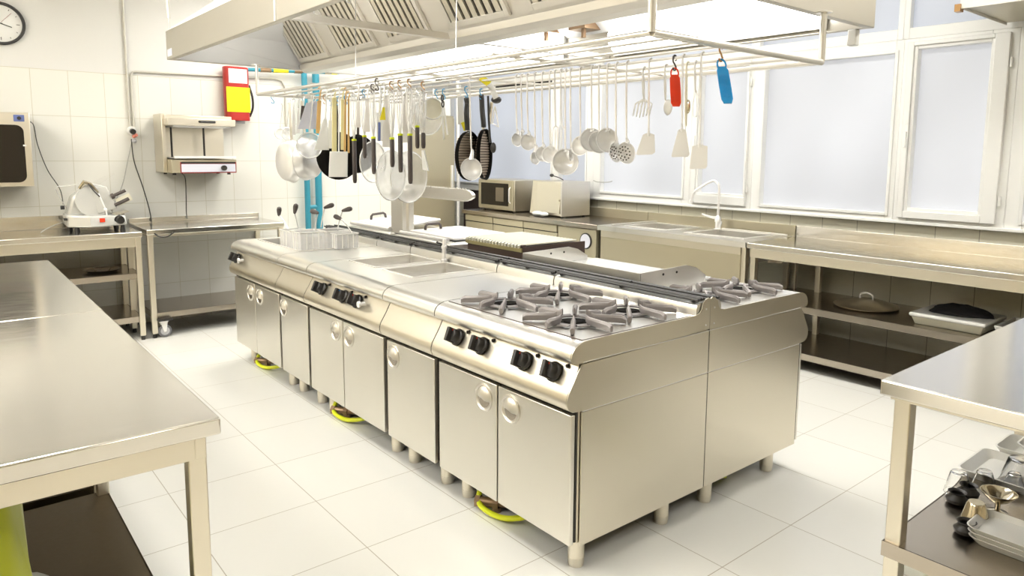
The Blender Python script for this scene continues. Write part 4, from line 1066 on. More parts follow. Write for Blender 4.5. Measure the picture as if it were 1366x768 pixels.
flat_tool('rubber_spatula', 'narrow white rubber spatula behind the wedge shaped one', 'spatula', (441, 160), (439, 198), .02, .055, 1.93, 'whiteplastic', .008, 'whiteplastic', htop=(441, 125))
flat_tool('rubber_spatula', 'pale yellow handled spatula left of the white paddle', 'spatula', (446, 130), (446, 202), .028, .03, 1.93, 'pale_yellow', .010, 'pale_yellow', htop=(446, 125))
flat_tool('paddle', 'big white square paddle hanging over the black frying pan', 'paddle', (452, 202), (451, 236), .10, .105, 1.80, 'whiteplastic', .012, 'whiteplastic', htop=(452, 124))
flat_tool('wooden_spoon', 'pale yellow wooden spoon right of the white paddle', 'spoon', (457, 132), (457, 200), .020, .022, 1.93, 'pale_yellow', .010, 'pale_yellow', htop=(457, 123))
flat_tool('wooden_spoon', 'orange wooden spoon, left of the two orange ones beside the first whisk', 'spoon', (461, 132), (460, 204), .012, .014, 1.93, 'orange', .010, 'orange', htop=(461, 122))
flat_tool('wooden_spoon', 'orange wooden spoon, right of the two orange ones beside the first whisk', 'spoon', (465, 132), (465, 204), .012, .014, 2.06, 'orange', .010, 'orange', htop=(465, 122))
flat_tool('plastic_scraper', 'white handled blue striped scraper hanging among the middle whisks', 'scraper', (508, 150), (508, 188), .05, .045, 2.06, 'whiteplastic', .006, 'whiteplastic', htop=(508, 115))
flat_tool('blue_scraper', 'narrow navy blue strip in front of the white scraper', 'scraper', (506, 163), (506, 188), .014, .014, 1.93, 'navy', .006, 'wire', htop=(506, 116))
flat_tool('yellow_tag', 'small yellow tag hanging between the middle whisks', 'tag', (512, 143), (510.5, 160), .012, .032, 1.93, 'yellow', .004, 'wire', htop=(512, 114))
for i, (px, pt, pb, w, bar, lab) in enumerate([(516, 113, 196, 12, 2.06, 'long white spatula between the yellow tag and the middle whisk pair'), (541, 110, 190, 9, 2.06, 'slender white spatula between the two longest right whisks'),
                                      (392, 131, 180, 5, 2.06, 'thin steel skewer handle beside the leftmost pan'), (398, 130, 178, 5, 1.93, 'thin pale spoon handle in front of the second pan'),
                                      (478, 120, 170, 7, 1.80, 'thin white spoon right of the first whisk'), (490, 118, 176, 8, 1.93, 'thin white spoon right of the short second whisk')]):
    flat_tool('hanging_spoon', lab, 'spoon', (px, pt+14), (px, pb), w*.5*mpp(on_y(px, pt, bar)), w*mpp(on_y(px, pt, bar)), bar, 'chrome', .003, 'wire', htop=(px, pt))
for i, (px, py, bar, mt, lab) in enumerate([(364, 137, 1.80, 'hookblue', 'blue hook hanging empty at the left end of the rack'), (441, 124, 2.19, 'hookblue', 'blue hook over the yellow handled spatula'), (451, 123, 2.19, 'hookblue', 'blue hook over the white paddle'),
                                        (461, 121, 2.19, 'hookblue', 'blue hook over the orange spoons'), (592, 104, 2.38, 'hookblue', 'blue hook right of the scissors'), (433, 125, 2.06, 'hookbrown', 'brown hook above the wedge shaped spatula'),
                                        (582, 105, 2.38, 'hookblue', 'blue hook above the cream disc'), (503, 116, 1.80, 'handleblk', 'black hook above the navy strip')]):
    s_hook(px, py, bar, mt, lab, .045)

# ------------------------------------------------------------------ left wall benches
def foot(mb, x, y, z0=0, z1=.03, r=.014): return mb.cyl((x, y, z0), (x, y, z1), r, 12)
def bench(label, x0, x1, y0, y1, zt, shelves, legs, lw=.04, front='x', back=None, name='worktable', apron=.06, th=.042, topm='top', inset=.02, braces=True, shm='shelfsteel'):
    t = thing(name, label, 'worktable', ((x0+x1)/2, (y0+y1)/2, 0))
    tp = bx(x0, x1, y0, y1, zt-th, zt).build('tabletop', topm, t, bev=.005)
    if back: 
        for b in back: bx(*b).build('backsplash', topm, t, bev=.003)
    za = zt-th; xi0, xi1, yi0, yi1 = x0+inset, x1-inset, y0+inset, y1-inset
    ap = MB().box(xi0, xi1, yi0, yi0+.025, za-apron, za).box(xi0, xi1, yi1-.025, yi1, za-apron, za).box(xi0, xi0+.025, yi0+.025, yi1-.025, za-apron, za).box(xi1-.025, xi1, yi0+.025, yi1-.025, za-apron, za)
    ap.build('apron', 'steel', t, bev=.002)
    for (lx, ly) in legs:
        lg = bx(lx-lw/2, lx+lw/2, ly-lw/2, ly+lw/2, .035, za-.001).build('leg', 'steel', t, bev=.003)
        foot(MB(), lx, ly, 0, .036).build('foot', 'black', lg)
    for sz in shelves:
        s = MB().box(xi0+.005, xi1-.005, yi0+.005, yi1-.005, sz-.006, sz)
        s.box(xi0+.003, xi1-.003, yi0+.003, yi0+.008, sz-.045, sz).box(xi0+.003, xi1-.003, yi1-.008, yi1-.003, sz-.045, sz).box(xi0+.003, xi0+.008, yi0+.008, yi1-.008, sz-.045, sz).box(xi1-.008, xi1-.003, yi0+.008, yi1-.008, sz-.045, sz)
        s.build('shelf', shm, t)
    return t
XL0 = XW+.004
xf = -6.185
bench('stainless wall bench with two lower shelves under the meat slicer on the left wall', XL0, xf, -.9, 1.245, .86, [.535, .19], [(xf-.03, 1.215), (xf-.03, -.87), (XL0+.03, 1.215), (XL0+.03, -.87), (xf-.33, 1.215), (xf-.33, .2)], back=[(XL0, XL0+.02, -.9, 1.245, .86, .965)], apron=.075)
wb = bench('wheeled stainless bench with one low shelf under the wall grill', XL0, xf, 1.275, 2.36, .872, [.20], [(xf-.03, 1.30), (xf-.03, 2.335), (XL0+.03, 1.30), (XL0+.03, 2.335)], back=[(XL0, XL0+.02, 1.275, 2.36, .872, .915)], apron=.02)
for ch in [c for c in wb.children if c.name.startswith('leg')]:
    pass
for (cx_, cy_) in ((xf-.03, 1.335), (xf-.03, 2.30)):
    t = MB().cyl((cx_-.005, cy_+.035, .052), (cx_+.024, cy_+.035, .052), .050, 28).build('castor', 'rubber', wb, bev=.004)
    MB().cyl((cx_-.009, cy_+.035, .052), (cx_+.028, cy_+.035, .052), .033, 24).build('hub', 'wheelgrey', t)
    MB().prism([(cy_+.0, .13), (cy_+.055, .13), (cy_+.044, .048), (cy_+.028, .045)], cx_+.029, cx_+.033, 'x').prism([(cy_+.0, .13), (cy_+.055, .13), (cy_+.044, .048), (cy_+.028, .045)], cx_-.014, cx_-.010, 'x').box(cx_-.02, cx_+.034, cy_-.005, cy_+.06, .125, .134).build('castor_fork', 'chrome', t)
MB().box(-6.22, -6.14, 1.315, 1.42, .142, .158).build('shelf_bumper', 'black', wb)
MB().tube(smooth_path([(xf+.001, 1.33, .842), (xf+.012, 1.36, .815), (xf+.012, 1.42, .812), (xf+.001, 1.47, .842)], 5), .005, 8).build('pull_handle', 'black', wb)
# dish on the upper shelf of the slicer bench
dc = (-6.45, 1.0, .535)
o = MB().lathe_open([(.06, 0), (.10, .004), (.13, .018), (.135, .022)], dc, (0, 0, 1), 32, .003).build('shallow_dish', 'shelfsteel'); tag(o, 'shallow steel dish on the upper shelf below the meat slicer', 'dish')
o = MB().lathe_open([(.05, 0), (.062, .02), (.066, .035)], (dc[0]-.0, dc[1]-.0, .541), (0, 0, 1), 28, .003).build('glass_bowl', 'glass'); tag(o, 'small clear bowl standing in the shallow steel dish', 'bowl')

# ------------------------------------------------------------------ meat slicer
S0 = Vector((-6.52, .98, .86))
sl = thing('meat_slicer', 'white electric meat slicer with black knob on the left bench', 'slicer', S0)
zb = .86
def SX(u, v, w): return (S0.x+u, S0.y+v, zb+w)
# base: wedge like body, long along y
base = MB()
def loft(mb, secs):
    n = len(secs[0]); vs = [v for s_ in secs for v in s_]; fs = []
    for j in range(len(secs)-1):
        o_ = j*n; fs += [(o_+i, o_+(i+1) % n, o_+n+(i+1) % n, o_+n+i) for i in range(n)]
    fs += [tuple(range(n))[::-1], tuple(range(len(vs)-n, len(vs)))]
    return mb.add(vs, fs)
loft(base, [[SX(-.17, -.19, .045), SX(.06, -.19, .035), SX(.17, -.05, .035), SX(.17, .20, .045), SX(-.17, .20, .045)],
            [SX(-.17, -.19, .13), SX(.05, -.19, .13), SX(.155, -.05, .125), SX(.15, .19, .12), SX(-.17, .20, .12)]])
base.build('base', 'slicer', sl, bev=.012, seg=3)
for (u, v) in ((-.13, -.15), (.08, -.13), (.13, .17), (-.13, .17)):
    MB().cyl(SX(u, v, 0), SX(u, v, .05), .020, 14, .013).build('foot', 'black', sl)
hs = MB()
loft(hs, [[SX(-.16, -.18, .12), SX(-.16, .13, .12), SX(-.16, .09, .30), SX(-.16, -.02, .35), SX(-.16, -.14, .27)],
          [SX(.02, -.18, .12), SX(.02, .13, .12), SX(.02, .09, .30), SX(.02, -.02, .35), SX(.02, -.14, .27)]])
hs.build('motor_housing', 'slicer', sl, bev=.02, seg=3)
MB().lathe([(.0001, 0), (.125, .004), (.13, .008), (.125, .014), (.06, .018), (.0001, .02)], SX(.025, -.0, .235), (1, .1, .12), 40).build('blade_guard', 'slicer', sl)
gp = MB()
loft(gp, [[SX(.04, .02, .13), SX(.055, .02, .13), SX(.055, .155, .17), SX(.04, .155, .17)], [SX(.02, -.02, .33), SX(.035, -.02, .33), SX(.035, .09, .345), SX(.02, .09, .345)]])
gp.build('gauge_plate', 'slicer', sl, bev=.004)
MB().tube([SX(.03, -.09, .33), SX(.04, -.055, .38), SX(.05, -.02, .365), SX(.06, .03, .30)], [.012, .020, .014, .006], 10).build('sharpener', 'bronze', sl)
MB().tube([SX(.06, -.035, .37), SX(.075, .0, .31), SX(.08, .035, .265)], .005, 8).build('blade_edge', 'black', sl)
MB().tube([SX(.06, .03, .29), SX(.08, .07, .16), SX(.08, .075, .12)], .006, 8).ball(SX(.08, .068, .165), .014, 12).build('carriage_rod', 'chrome', sl)
MB().cyl(SX(.06, .12, .265), SX(.07, .215, .31), .013, 12).cyl(SX(.06, .115, .262), SX(.062, .135, .272), .022, 12).build('carriage_handle', 'handleblk', sl)
MB().box(-.004, .004, -.05, .06, -.03, .03, Matrix.Translation(SX(.05, .20, .235)) @ Matrix.Rotation(radians(25), 4, 'X')).build('meat_pusher', 'cream', sl)
MB().cyl(SX(.07, .135, .195), SX(.075, .235, .245), .014, 12).build('carriage_handle', 'handleblk', sl)
MB().cyl(SX(.150, .145, .085), SX(.19, .150, .085), .030, 22, .028).cyl(SX(.15, .145, .085), SX(.158, .146, .085), .036, 22).build('thickness_knob', 'black', sl)
MB().cyl(SX(-.02, -.19, .185), SX(-.02, -.215, .185), .016, 12).cyl(SX(.06, -.21, .10), SX(.06, -.188, .10), .010, 12).build('side_knob', 'black', sl)
MB().box(S0.x+.168, S0.x+.174, S0.y+.01, S0.y+.045, zb+.075, zb+.105).build('switch', 'redplastic', sl)
MB().prism([(S0.y+.12, zb+.125), (S0.y+.22, zb+.15), (S0.y+.225, zb+.146), (S0.y+.125, zb+.12)], S0.x-.02, S0.x+.14).build('receiving_tray', 'steel', sl)
MB().tube(smooth_path([SX(-.05, -.17, .17), SX(0, -.24, .33), SX(-.02, -.17, .35), SX(.0, -.09, .365)], 5), .003, 6).build('guard_wire', 'wire', sl)
MB().prism([(S0.y-.03, zb+.36), (S0.y+.15, zb+.45), (S0.y+.16, zb+.44), (S0.y+.02, zb+.34)], S0.x+.0, S0.x+.004).build('clear_guard', 'glass', sl)

# ------------------------------------------------------------------ wall oven at far left
yo = .607
ov = thing('wall_oven', 'steel framed wall oven with black glass front at the left edge', 'oven', (-6.66, .30, 1.20))
bx(-6.825, -6.50, -.05, yo, 1.215, 1.755).build('housing', 'steel', ov, bev=.004)
def rrect(y0, y1, z0, z1, r, n=6):
    out = []
    for (cy_, cz_, a0) in ((y1-r, z1-r, 0), (y0+r, z1-r, pi/2), (y0+r, z0+r, pi), (y1-r, z0+r, 1.5*pi)):
        out += [(cy_+r*cos(a0+pi/2*i/n), cz_+r*sin(a0+pi/2*i/n)) for i in range(n+1)]
    return out
MB().prism(rrect(-.02, .565, 1.245, 1.665, .05), -6.50, -6.494).build('glass_door', 'blackglass', ov)
MB().prism(rrect(.51, .575, 1.69, 1.738, .004), -6.50, -6.496).build('button_panel', 'navy', ov)
MB().cyl((-6.496, .543, 1.714), (-6.488, .543, 1.714), .013, 16).build('button', 'black', ov)
MB().box(-6.494, -6.488, .555, .575, 1.51, 1.522).build('latch', 'chrome', ov)
# ------------------------------------------------------------------ wall mounted salamander grill
sx = -6.40
sa = thing('salamander_grill', 'wall mounted steel salamander grill with red edged control strip', 'grill', (-6.6, 1.76, 1.30))
MB().box(XL0, -6.78, 1.53, 2.06, 1.305, 1.79).build('back_plate', 'steel', sa)
MB().box(-6.78, sx-.1, 1.52, 2.05, 1.70, 1.782).box(-6.78, sx, 1.515, 2.05, 1.695, 1.752).build('heating_head', 'steel', sa, bev=.004)
MB().box(-6.76, sx-.02, 1.56, 2.02, 1.683, 1.696).build('element_cover', 'white', sa)
MB().box(-6.80, sx-.13, 1.50, 1.53, 1.305, 1.79).build('side_panel', 'steel', sa, bev=.003)
MB().box(-6.78, sx, 1.53, 2.045, 1.305, 1.415).build('base_housing', 'cabinet', sa, bev=.003)
MB().box(-6.78, sx+.01, 1.55, 2.04, 1.425, 1.432).box(sx-.0, sx+.012, 1.55, 2.04, 1.425, 1.445).build('grill_tray', 'chrome', sa)
MB().box(sx, sx+.004, 1.595, 2.04, 1.303, 1.395).build('control_frame', 'redtrim', sa)
MB().box(sx+.004, sx+.007, 1.602, 2.033, 1.312, 1.378).build('control_strip', 'lav', sa)
MB().box(sx+.004, sx+.006, 1.602, 2.033, 1.382, 1.396).build('control_shadow', 'black', sa)
MB().cyl((sx+.007, 1.935, 1.345), (sx+.032, 1.935, 1.345), .022, 20).build('knob', 'black', sa)
h = MB().tube([(sx, 1.76, 1.728), (sx+.02, 1.765, 1.728), (sx+.02, 1.875, 1.728), (sx, 1.88, 1.728)], .010, 10); h.build('handle', 'black', sa)
MB().cyl((-6.66, 1.60, 1.43), (-6.66, 1.60, 1.69), .008, 10).cyl((-6.66, 1.86, 1.43), (-6.66, 1.86, 1.69), .008, 10).build('lift_post', 'black', sa)
for (u, v) in ((-6.74, 1.56), (sx-.05, 1.56), (sx-.04, 1.99), (-6.74, 1.99)): MB().cyl((u, v, 1.287), (u, v, 1.305), .014, 12).build('foot', 'black', sa)
# cables
def cable(pts, r, mat, label, name='power_cable'):
    o = MB().tube(smooth_path(pts, 7), r, 8).build(name, mat); tag(o, label, 'cable'); return o
cable([(-6.50, .612, 1.69), (-6.6, .64, 1.66), (-6.70, .665, 1.52), (-6.74, .72, 1.33), (-6.72, .79, 1.18), (-6.68, .80, 1.06)], .0035, 'cableblk', 'dark cable running from the wall oven down to the slicer')
cable([(-6.80, 1.335, 1.58), (-6.80, 1.29, 1.40), (-6.80, 1.24, 1.20), (-6.78, 1.16, 1.02), (-6.66, 1.12, .92), (-6.66, 1.06, .93)], .0035, 'cablegrey', 'thin grey cable from the socket to the slicer')
cable([(-6.79, 1.325, 1.58), (-6.79, 1.335, 1.40), (-6.79, 1.39, 1.18), (-6.79, 1.43, .99), (-6.78, 1.44, .88)], .0045, 'cableblk', 'dark green cable from the socket down to the wheeled bench')
cable([(-6.50, 1.63, 1.30), (-6.60, 1.68, 1.25), (-6.72, 1.71, 1.10), (-6.78, 1.72, .95), (-6.78, 1.725, .89)], .004, 'cableblk', 'dark cable hanging below the salamander grill')
cable([(-6.62, .80, .93), (-6.55, .74, .92), (-6.50, .66, .89), (-6.46, .62, .869)], .0035, 'cablegrey', 'white cable lying on the bench left of the slicer')
# conduit
cd = thing('cable_conduit', 'grey electrical conduit running down and across the left wall', 'conduit', (-6.815, 1.33, 1.65))
MB().tube([(-6.815, 1.325, ZC), (-6.815, 1.325, 1.68)], .009, 10).build('vertical_pipe', 'conduit', cd)
MB().tube([(-6.815, 1.355, 1.68), (-6.815, 1.355, 2.11), (-6.815, 1.37, 2.135), (-6.815, 1.40, 2.14), (-6.815, 2.10, 2.155), (-6.815, 2.55, 2.165), (-6.815, 2.62, 2.15), (-6.815, 2.65, 2.10), (-6.815, 2.655, 1.60)], .009, 10).build('horizontal_pipe', 'conduit', cd)
so = thing('wall_socket', 'round white wall socket with plugs above the slicer', 'socket', (-6.82, 1.33, 1.61))
MB().lathe([(.036, 0), (.036, .030), (.030, .036), (.0001, .036)], (-6.828, 1.335, 1.65), (1, 0, 0), 24).build('socket_body', 'white', so)
MB().cyl((-6.79, 1.335, 1.645), (-6.755, 1.335, 1.64), .022, 16).build('plug', 'black', so)
MB().cyl((-6.80, 1.345, 1.600), (-6.77, 1.36, 1.615), .014, 12).build('red_plug', plain('faded_red_plastic', (.75, .25, .18), .4), so)
MB().ball((-6.785, 1.345, 1.565), .020, 14, .7, 1, .9).build('plug_tail', 'wheelgrey', so)
# clock
ck = thing('wall_clock', 'round white wall clock with black rim at the top left', 'clock', (XW+.002, .495, 2.24))
cc = Vector((XW+.002, .498, 2.425)); cr = .158
MB().lathe([(cr-.022, .0), (cr, .0), (cr, .022), (cr-.006, .030), (cr-.018, .030), (cr-.022, .016), (cr-.022, 0)], cc, (1, 0, 0), 48, cap=False).build('rim', 'black', ck)
face = MB().lathe([(cr-.02, .0), (cr-.02, .012), (.0001, .012)], cc, (1, 0, 0), 48).build('face', plain('clock_face', (.82, .82, .80), .5), ck)
tk = MB()
for i in range(12):
    a = 2*pi*i/12; r0_, r1_ = (.100, .122) if i % 3 == 0 else (.112, .122)
    tk.cyl((cc.x+.0135, cc.y+sin(a)*r0_, cc.z+cos(a)*r0_), (cc.x+.0135, cc.y+sin(a)*r1_, cc.z+cos(a)*r1_), .0022, 6)
tk.build('hour_marks', 'handleblk', face)
def hand(a, L, r, mat, nm):
    MB().cyl((cc.x+.016, cc.y-sin(a)*.015, cc.z-cos(a)*.015), (cc.x+.016, cc.y+sin(a)*L, cc.z+cos(a)*L), r, 6).build(nm, mat, ck)
hand(radians(108), .075, .003, 'black', 'hour_hand'); hand(radians(268), .105, .0022, 'black', 'minute_hand'); hand(radians(42), .11, .001, 'redtrim', 'second_hand')
# red fire box
fe = thing('fire_extinguisher', 'red fire extinguisher with yellow square hanging high on the left wall', 'fire extinguisher', (-6.76, 2.18, 1.74))
pr = rrect(2.07, 2.285, -6.800, -6.69, .045, 5)
MB().prism([(q[1], q[0]) for q in pr], 1.76, 2.235, 'z').build('body', 'red', fe, bev=.006)
MB().box(-6.690, -6.688, 2.10, 2.26, 2.09, 2.215).build('white_label', 'label', fe)
MB().box(-6.690, -6.687, 2.075, 2.28, 1.835, 2.055).build('yellow_panel', plain('bright_yellow_sticker', (.74, .68, .0), .5), fe)
MB().tube(smooth_path([(-6.74, 2.29, 2.08), (-6.72, 2.31, 1.98), (-6.73, 2.315, 1.88), (-6.75, 2.29, 1.80)], 5), .010, 8).build('hose', 'black', fe)
MB().box(-6.80, -6.73, 2.15, 2.24, 1.735, 1.76).build('bracket', 'wheelgrey', fe)
# teal gas pipes
gp_ = thing('gas_pipe', 'teal gas pipes with yellow bands on the left wall behind the rack', 'pipe', (-6.76, 2.85, .3))
hz = MB().tube([(-6.75, 2.27, 2.222), (-6.75, 3.17, 2.262)], .017, 12).build('horizontal_pipe', 'teal', gp_)
for (y0, y1, mt) in ((2.40, 2.50, 'copper'), (2.52, 2.66, 'yellow'), (2.72, 2.80, 'copper'), (3.02, 3.08, 'bronze'), (3.09, 3.15, 'yellow')):
    f = lambda y: 2.222+(y-2.27)*.0444
    MB().cyl((-6.75, y0, f(y0)), (-6.75, y1, f(y1)), .0205, 14).build('pipe_band', mt, hz)
MB().cyl((-6.75, 2.80, 2.245), (-6.75, 2.80, 2.15), .012, 10).build('drop_valve', 'copper', gp_)
for y, r in ((2.815, .027), (2.93, .033)): MB().cyl((-6.75, y, 0), (-6.75, y, 2.23), r, 18).build('vertical_pipe', 'teal', gp_)
MB().cyl((-6.75, 2.815, .95), (-6.75, 2.93, .95), .02, 12).build('pipe_link', 'teal', gp_)

# ------------------------------------------------------------------ tall cabinet in the recess, pipe column
fg = thing('tall_cabinet', 'tall cream steel cabinet in the recess behind the hanging whisks', 'cabinet', (-7.3, 4.28, 0))
bx(-7.75, -6.87, 4.045, 4.60, .08, 1.90).build('body', 'cabinet', fg)
dr = bx(-6.868, -6.845, 4.05, 4.595, .09, 1.875).build('door', 'cabinet', fg, bev=.003)
MB().box(-6.845, -6.82, 4.545, 4.565, .95, 1.35).build('handle', 'chrome', dr)
bx(-7.75, -6.88, 4.06, 4.58, 0, .08).build('plinth', 'black', fg)
bx(-7.6, -6.90, 4.10, 4.58, 1.905, 2.12).build('top_box', 'white', fg)
t = MB().cyl((-6.87, 4.66, 0), (-6.87, 4.66, ZC), .022, 16).build('steel_pole', 'chrome'); tag(t, 'slim bright steel pole right of the tall cream cabinet', 'pole')
bx_ = MB().box(-7.6, -6.62, YW-.03, YW-.005, .30, 1.03).build('dark_panel', 'brown'); tag(bx_, 'dark steel wall panel left of the microwave below the window', 'panel')

# ------------------------------------------------------------------ counter along the windows
YF = 4.57; ZW = .86
def counter_cab(x0, x1, label, ndoor, disc=False):
    t = thing('counter_fridge' if ndoor > 1 else 'base_cabinet', label, 'cabinet', ((x0+x1)/2, 4.9, 0))
    bx(x0, x1, YF+.03, YW-.05, .12, .815).build('body', 'cabinet', t)
    for k in range(ndoor):
        a = x0+(x1-x0)*k/ndoor; b = x0+(x1-x0)*(k+1)/ndoor
        d = bx(a+.006, b-.006, YF+.005, YF+.028, .14, .735).build('door', 'cabinet', t, bev=.004)
        bx(a+.006, b-.006, YF+.0, YF+.028, .745, .808).build('drawer_front', 'cabinet', t, bev=.004)
        bx(a+.010, b-.010, YF+.012, YF+.03, .735, .745).build('finger_groove', 'dark', t)
    for xx in (x0+.06, x1-.06):
        for yy in (YF+.08, YW-.12): MB().cyl((xx, yy, 0), (xx, yy, .12), .02, 12).build('leg', 'black', t)
    return t
counter_cab(-6.60, -5.06, 'cream three door under counter cabinet beneath the microwave', 3)
c2 = thing('base_cabinet', 'plain cream cabinet with round dial between the three doors and the sink', 'cabinet', (-4.79, 4.9, 0))
bx(-5.05, -4.53, YF+.03, YW-.05, .12, .815).build('body', 'cabinet', c2)
d = bx(-5.045, -4.535, YF+.0, YF+.028, .14, .808).build('door', 'cabinet', c2, bev=.004)
dl = Vector((-4.66, YF, .70))
MB().lathe([(.075, 0), (.075, .008), (.066, .012), (.060, .008), (.0001, .008)], dl, (0, -1, 0), 32).build('dial_rim', 'black', d)
MB().lathe([(.064, .008), (.064, .012), (.0001, .012)], dl, (0, -1, 0), 32).build('dial_face', 'lav', d)
for xx in (-5.0, -4.58): MB().cyl((xx, YF+.08, 0), (xx, YF+.08, .12), .02, 12).build('leg', 'black', c2)
# worktop (continuous) with the dishes side splash
ct = thing('counter_worktop', 'dark reflecting steel worktop under the microwave along the windows', 'worktop', (-5.57, 4.9, .82))
bx(-6.64, -4.51, YF-.015, YW-.03, .818, ZW).build('worktop', 'shelfsteel', ct, bev=.004)
bx(-5.42, -4.51, YW-.03, YW-.008, ZW-.02, .945).build('backsplash', 'cabinet', ct, bev=.003)
# sink bench
sk_ = thing('sink_unit', 'stainless double sink unit with plain front under the windows', 'sink', (-3.74, 4.9, 0))
SX0, SX1 = -4.505, -2.975
bowls = [(-4.30, -3.86, 4.74, 5.12), (-3.62, -3.12, 4.74, 5.12)]
w = MB(); cur = SX0
for (p0, p1, q0, q1) in bowls:
    w.box(cur, p0, YF-.015, YW-.03, .818, ZW); w.box(p0, p1, YF-.015, q0, .818, ZW); w.box(p0, p1, q1, YW-.03, .818, ZW); cur = p1
w.box(cur, SX1, YF-.015, YW-.03, .818, ZW); w.build('worktop', 'ctop', sk_)
for (p0, p1, q0, q1) in bowls:
    k = .004; q = MB(); z0 = .66
    q.box(p0-k, p0, q0-k, q1+k, z0, .8178).box(p1, p1+k, q0-k, q1+k, z0, .8178).box(p0, p1, q0-k, q0, z0, .8178).box(p0, p1, q1, q1+k, z0, .8178).box(p0-k, p1+k, q0-k, q1+k, z0-k, z0)
    e = .035
    q.box(p0-e, p0, q0-e, q1+e, .860, .865).box(p1, p1+e, q0-e, q1+e, .860, .865).box(p0, p1, q0-e, q0, .860, .865).box(p0, p1, q1, q1+e, .860, .865)
    q.build('basin', 'basin', sk_)
bx(SX0, SX1, YW-.03, YW-.008, ZW-.02, .945).build('backsplash', 'cabinet', sk_, bev=.003)
bx(SX0+.03, SX1-.05, YF+.002, YF+.02, .15, .818).build('front_panel', 'cabinet', sk_)
bx(SX0+.03, SX1-.05, YF+.0, YF+.006, .76, .815).build('front_apron', 'steel', sk_)
bx(SX0, SX0+.03, YF+.03, YW-.05, .12, .80).build('end_gap', 'dark', sk_)
for (xx, yy) in ((SX1-.03, YF+.03), (SX0+.05, YF+.05), (SX1-.03, YW-.08), (SX0+.05, YW-.08)):
    bx(xx-.02, xx+.02, yy-.02, yy+.02, 0, .818).build('leg', 'steel', sk_, bev=.003)
bx(-4.36, -4.34, 4.58, 5.18, .866, .880).build('rim_bar', 'rackm', sk_, bev=.003)
bx(-3.60, -2.99, 5.145, 5.165, .863, .878).build('rim_bar', 'rackm', sk_, bev=.003)
# faucet
fx, fy = -3.645, 5.15
fc = thing('kitchen_faucet', 'chrome swan neck faucet at the double sink', 'faucet', (fx, fy, ZW))
pts = [(fx, fy, .88), (fx, fy, 1.10), (fx, fy, 1.22), (fx-.015, fy-.005, 1.255), (fx-.05, fy-.01, 1.275), (fx-.09, fy-.02, 1.262), (fx-.19, fy-.04, 1.20), (fx-.225, fy-.05, 1.17), (fx-.24, fy-.052, 1.13), (fx-.245, fy-.053, 1.10)]
MB().tube(smooth_path(pts, 5), .011, 12).cyl((fx-.245, fy-.053, 1.105), (fx-.25, fy-.054, 1.08), .015, 14, .019).build('spout', 'chrome', fc)
MB().lathe([(.030, 0), (.030, .008), (.022, .012), (.022, .06), (.028, .07), (.026, .10), (.013, .12), (.0001, .121)], (fx, fy, ZW), (0, 0, 1), 22).build('tap_body', 'chrome', fc)
MB().tube([(fx, fy, .955), (fx-.06, fy-.03, .965), (fx-.13, fy-.05, .985)], [.016, .010, .007], 10).build('lever', 'chrome', fc)
MB().cyl((fx+.02, fy, .87), (fx+.035, fy, .93), .009, 10).build('side_valve', 'chrome', fc)
# right bench
RBX1 = .9
rb = bench('long stainless bench with two lower shelves under the right windows', -2.965, RBX1, YF-.015, YW-.03, ZW, [.455, .125], [(-2.925, YF+.03), (RBX1-.05, YF+.03), (-2.925, YW-.10), (RBX1-.05, YW-.10), (-2.72, YW-.10)], back=[(-2.965, RBX1, YW-.03, YW-.008, ZW-.02, .945)], apron=.065, inset=.018)
q = on_y(1030, 352, 4.75)
MB().prism([(-2.90, .81), (-2.74, .81), (-2.75, .745), (-2.79, .71), (-2.90, .70)], 4.74, 4.76, 'y').build('corner_gusset', 'shelfsteel', rb)

# microwave
mw = thing('microwave', 'steel microwave with dark window on the counter under the window', 'microwave', (-6.26, 4.93, ZW))
bx(-6.57, -5.935, 4.745, 5.12, .875, 1.205).build('casing', 'steel', mw, bev=.006)
bx(-6.565, -5.94, 4.73, 4.745, .885, 1.20).build('door', 'cabinet', mw, bev=.004)
bx(-6.51, -6.02, 4.726, 4.731, .925, 1.165).build('window', 'blackglass', mw)
bx(-6.24, -6.10, 4.7245, 4.7262, .97, 1.12).build('window_reflection_panel', plain('brown_reflection_tone', (.16, .13, .09), .2), mw)  # brown patch painted as a reflection in the dark window
MB().tube([(-5.985, 4.73, .96), (-5.985, 4.71, .98), (-5.985, 4.71, 1.11), (-5.985, 4.73, 1.13)], .007, 8).build('handle', 'chrome', mw)
for (u, v) in ((-6.52, 4.78), (-5.98, 4.78), (-6.52, 5.08), (-5.98, 5.08)): MB().cyl((u, v, .86), (u, v, .876), .015, 10).build('foot', 'black', mw)
# counter appliance right of it
tp = thing('countertop_oven', 'pale steel countertop oven right of the microwave', 'oven', (-5.3, 4.95, ZW))
MB().prism([(4.76, .875), (5.14, .875), (5.14, 1.215), (4.80, 1.215)], -5.70, -5.20).build('casing', 'steel', tp, bev=.006)
MB().prism([(4.745, .90), (4.76, .90), (4.797, 1.205), (4.782, 1.205)], -5.60, -5.23).build('door', 'steel', tp, bev=.003)
bx(-5.215, -5.195, 4.75, 5.14, .872, 1.215).build('side_panel', 'hood', tp, bev=.003)
MB().cyl((-5.225, 4.745, 1.03), (-5.225, 4.765, 1.03), .010, 10).build('latch', 'bronze', tp)
for (u, v) in ((-5.66, 4.80), (-5.24, 4.80), (-5.66, 5.1), (-5.24, 5.1)): MB().cyl((u, v, .86), (u, v, .876), .014, 10).build('foot', 'black', tp)
sc = MB()
sc.ball((-5.49, 4.69, .888), .05, 16, 1.5, .8, .55).ball((-5.40, 4.70, .886), .04, 14, 1.5, .8, .6)
o = sc.build('folded_cloth', 'towel'); tag(o, 'small crumpled white cloth in front of the pale countertop oven', 'cloth')
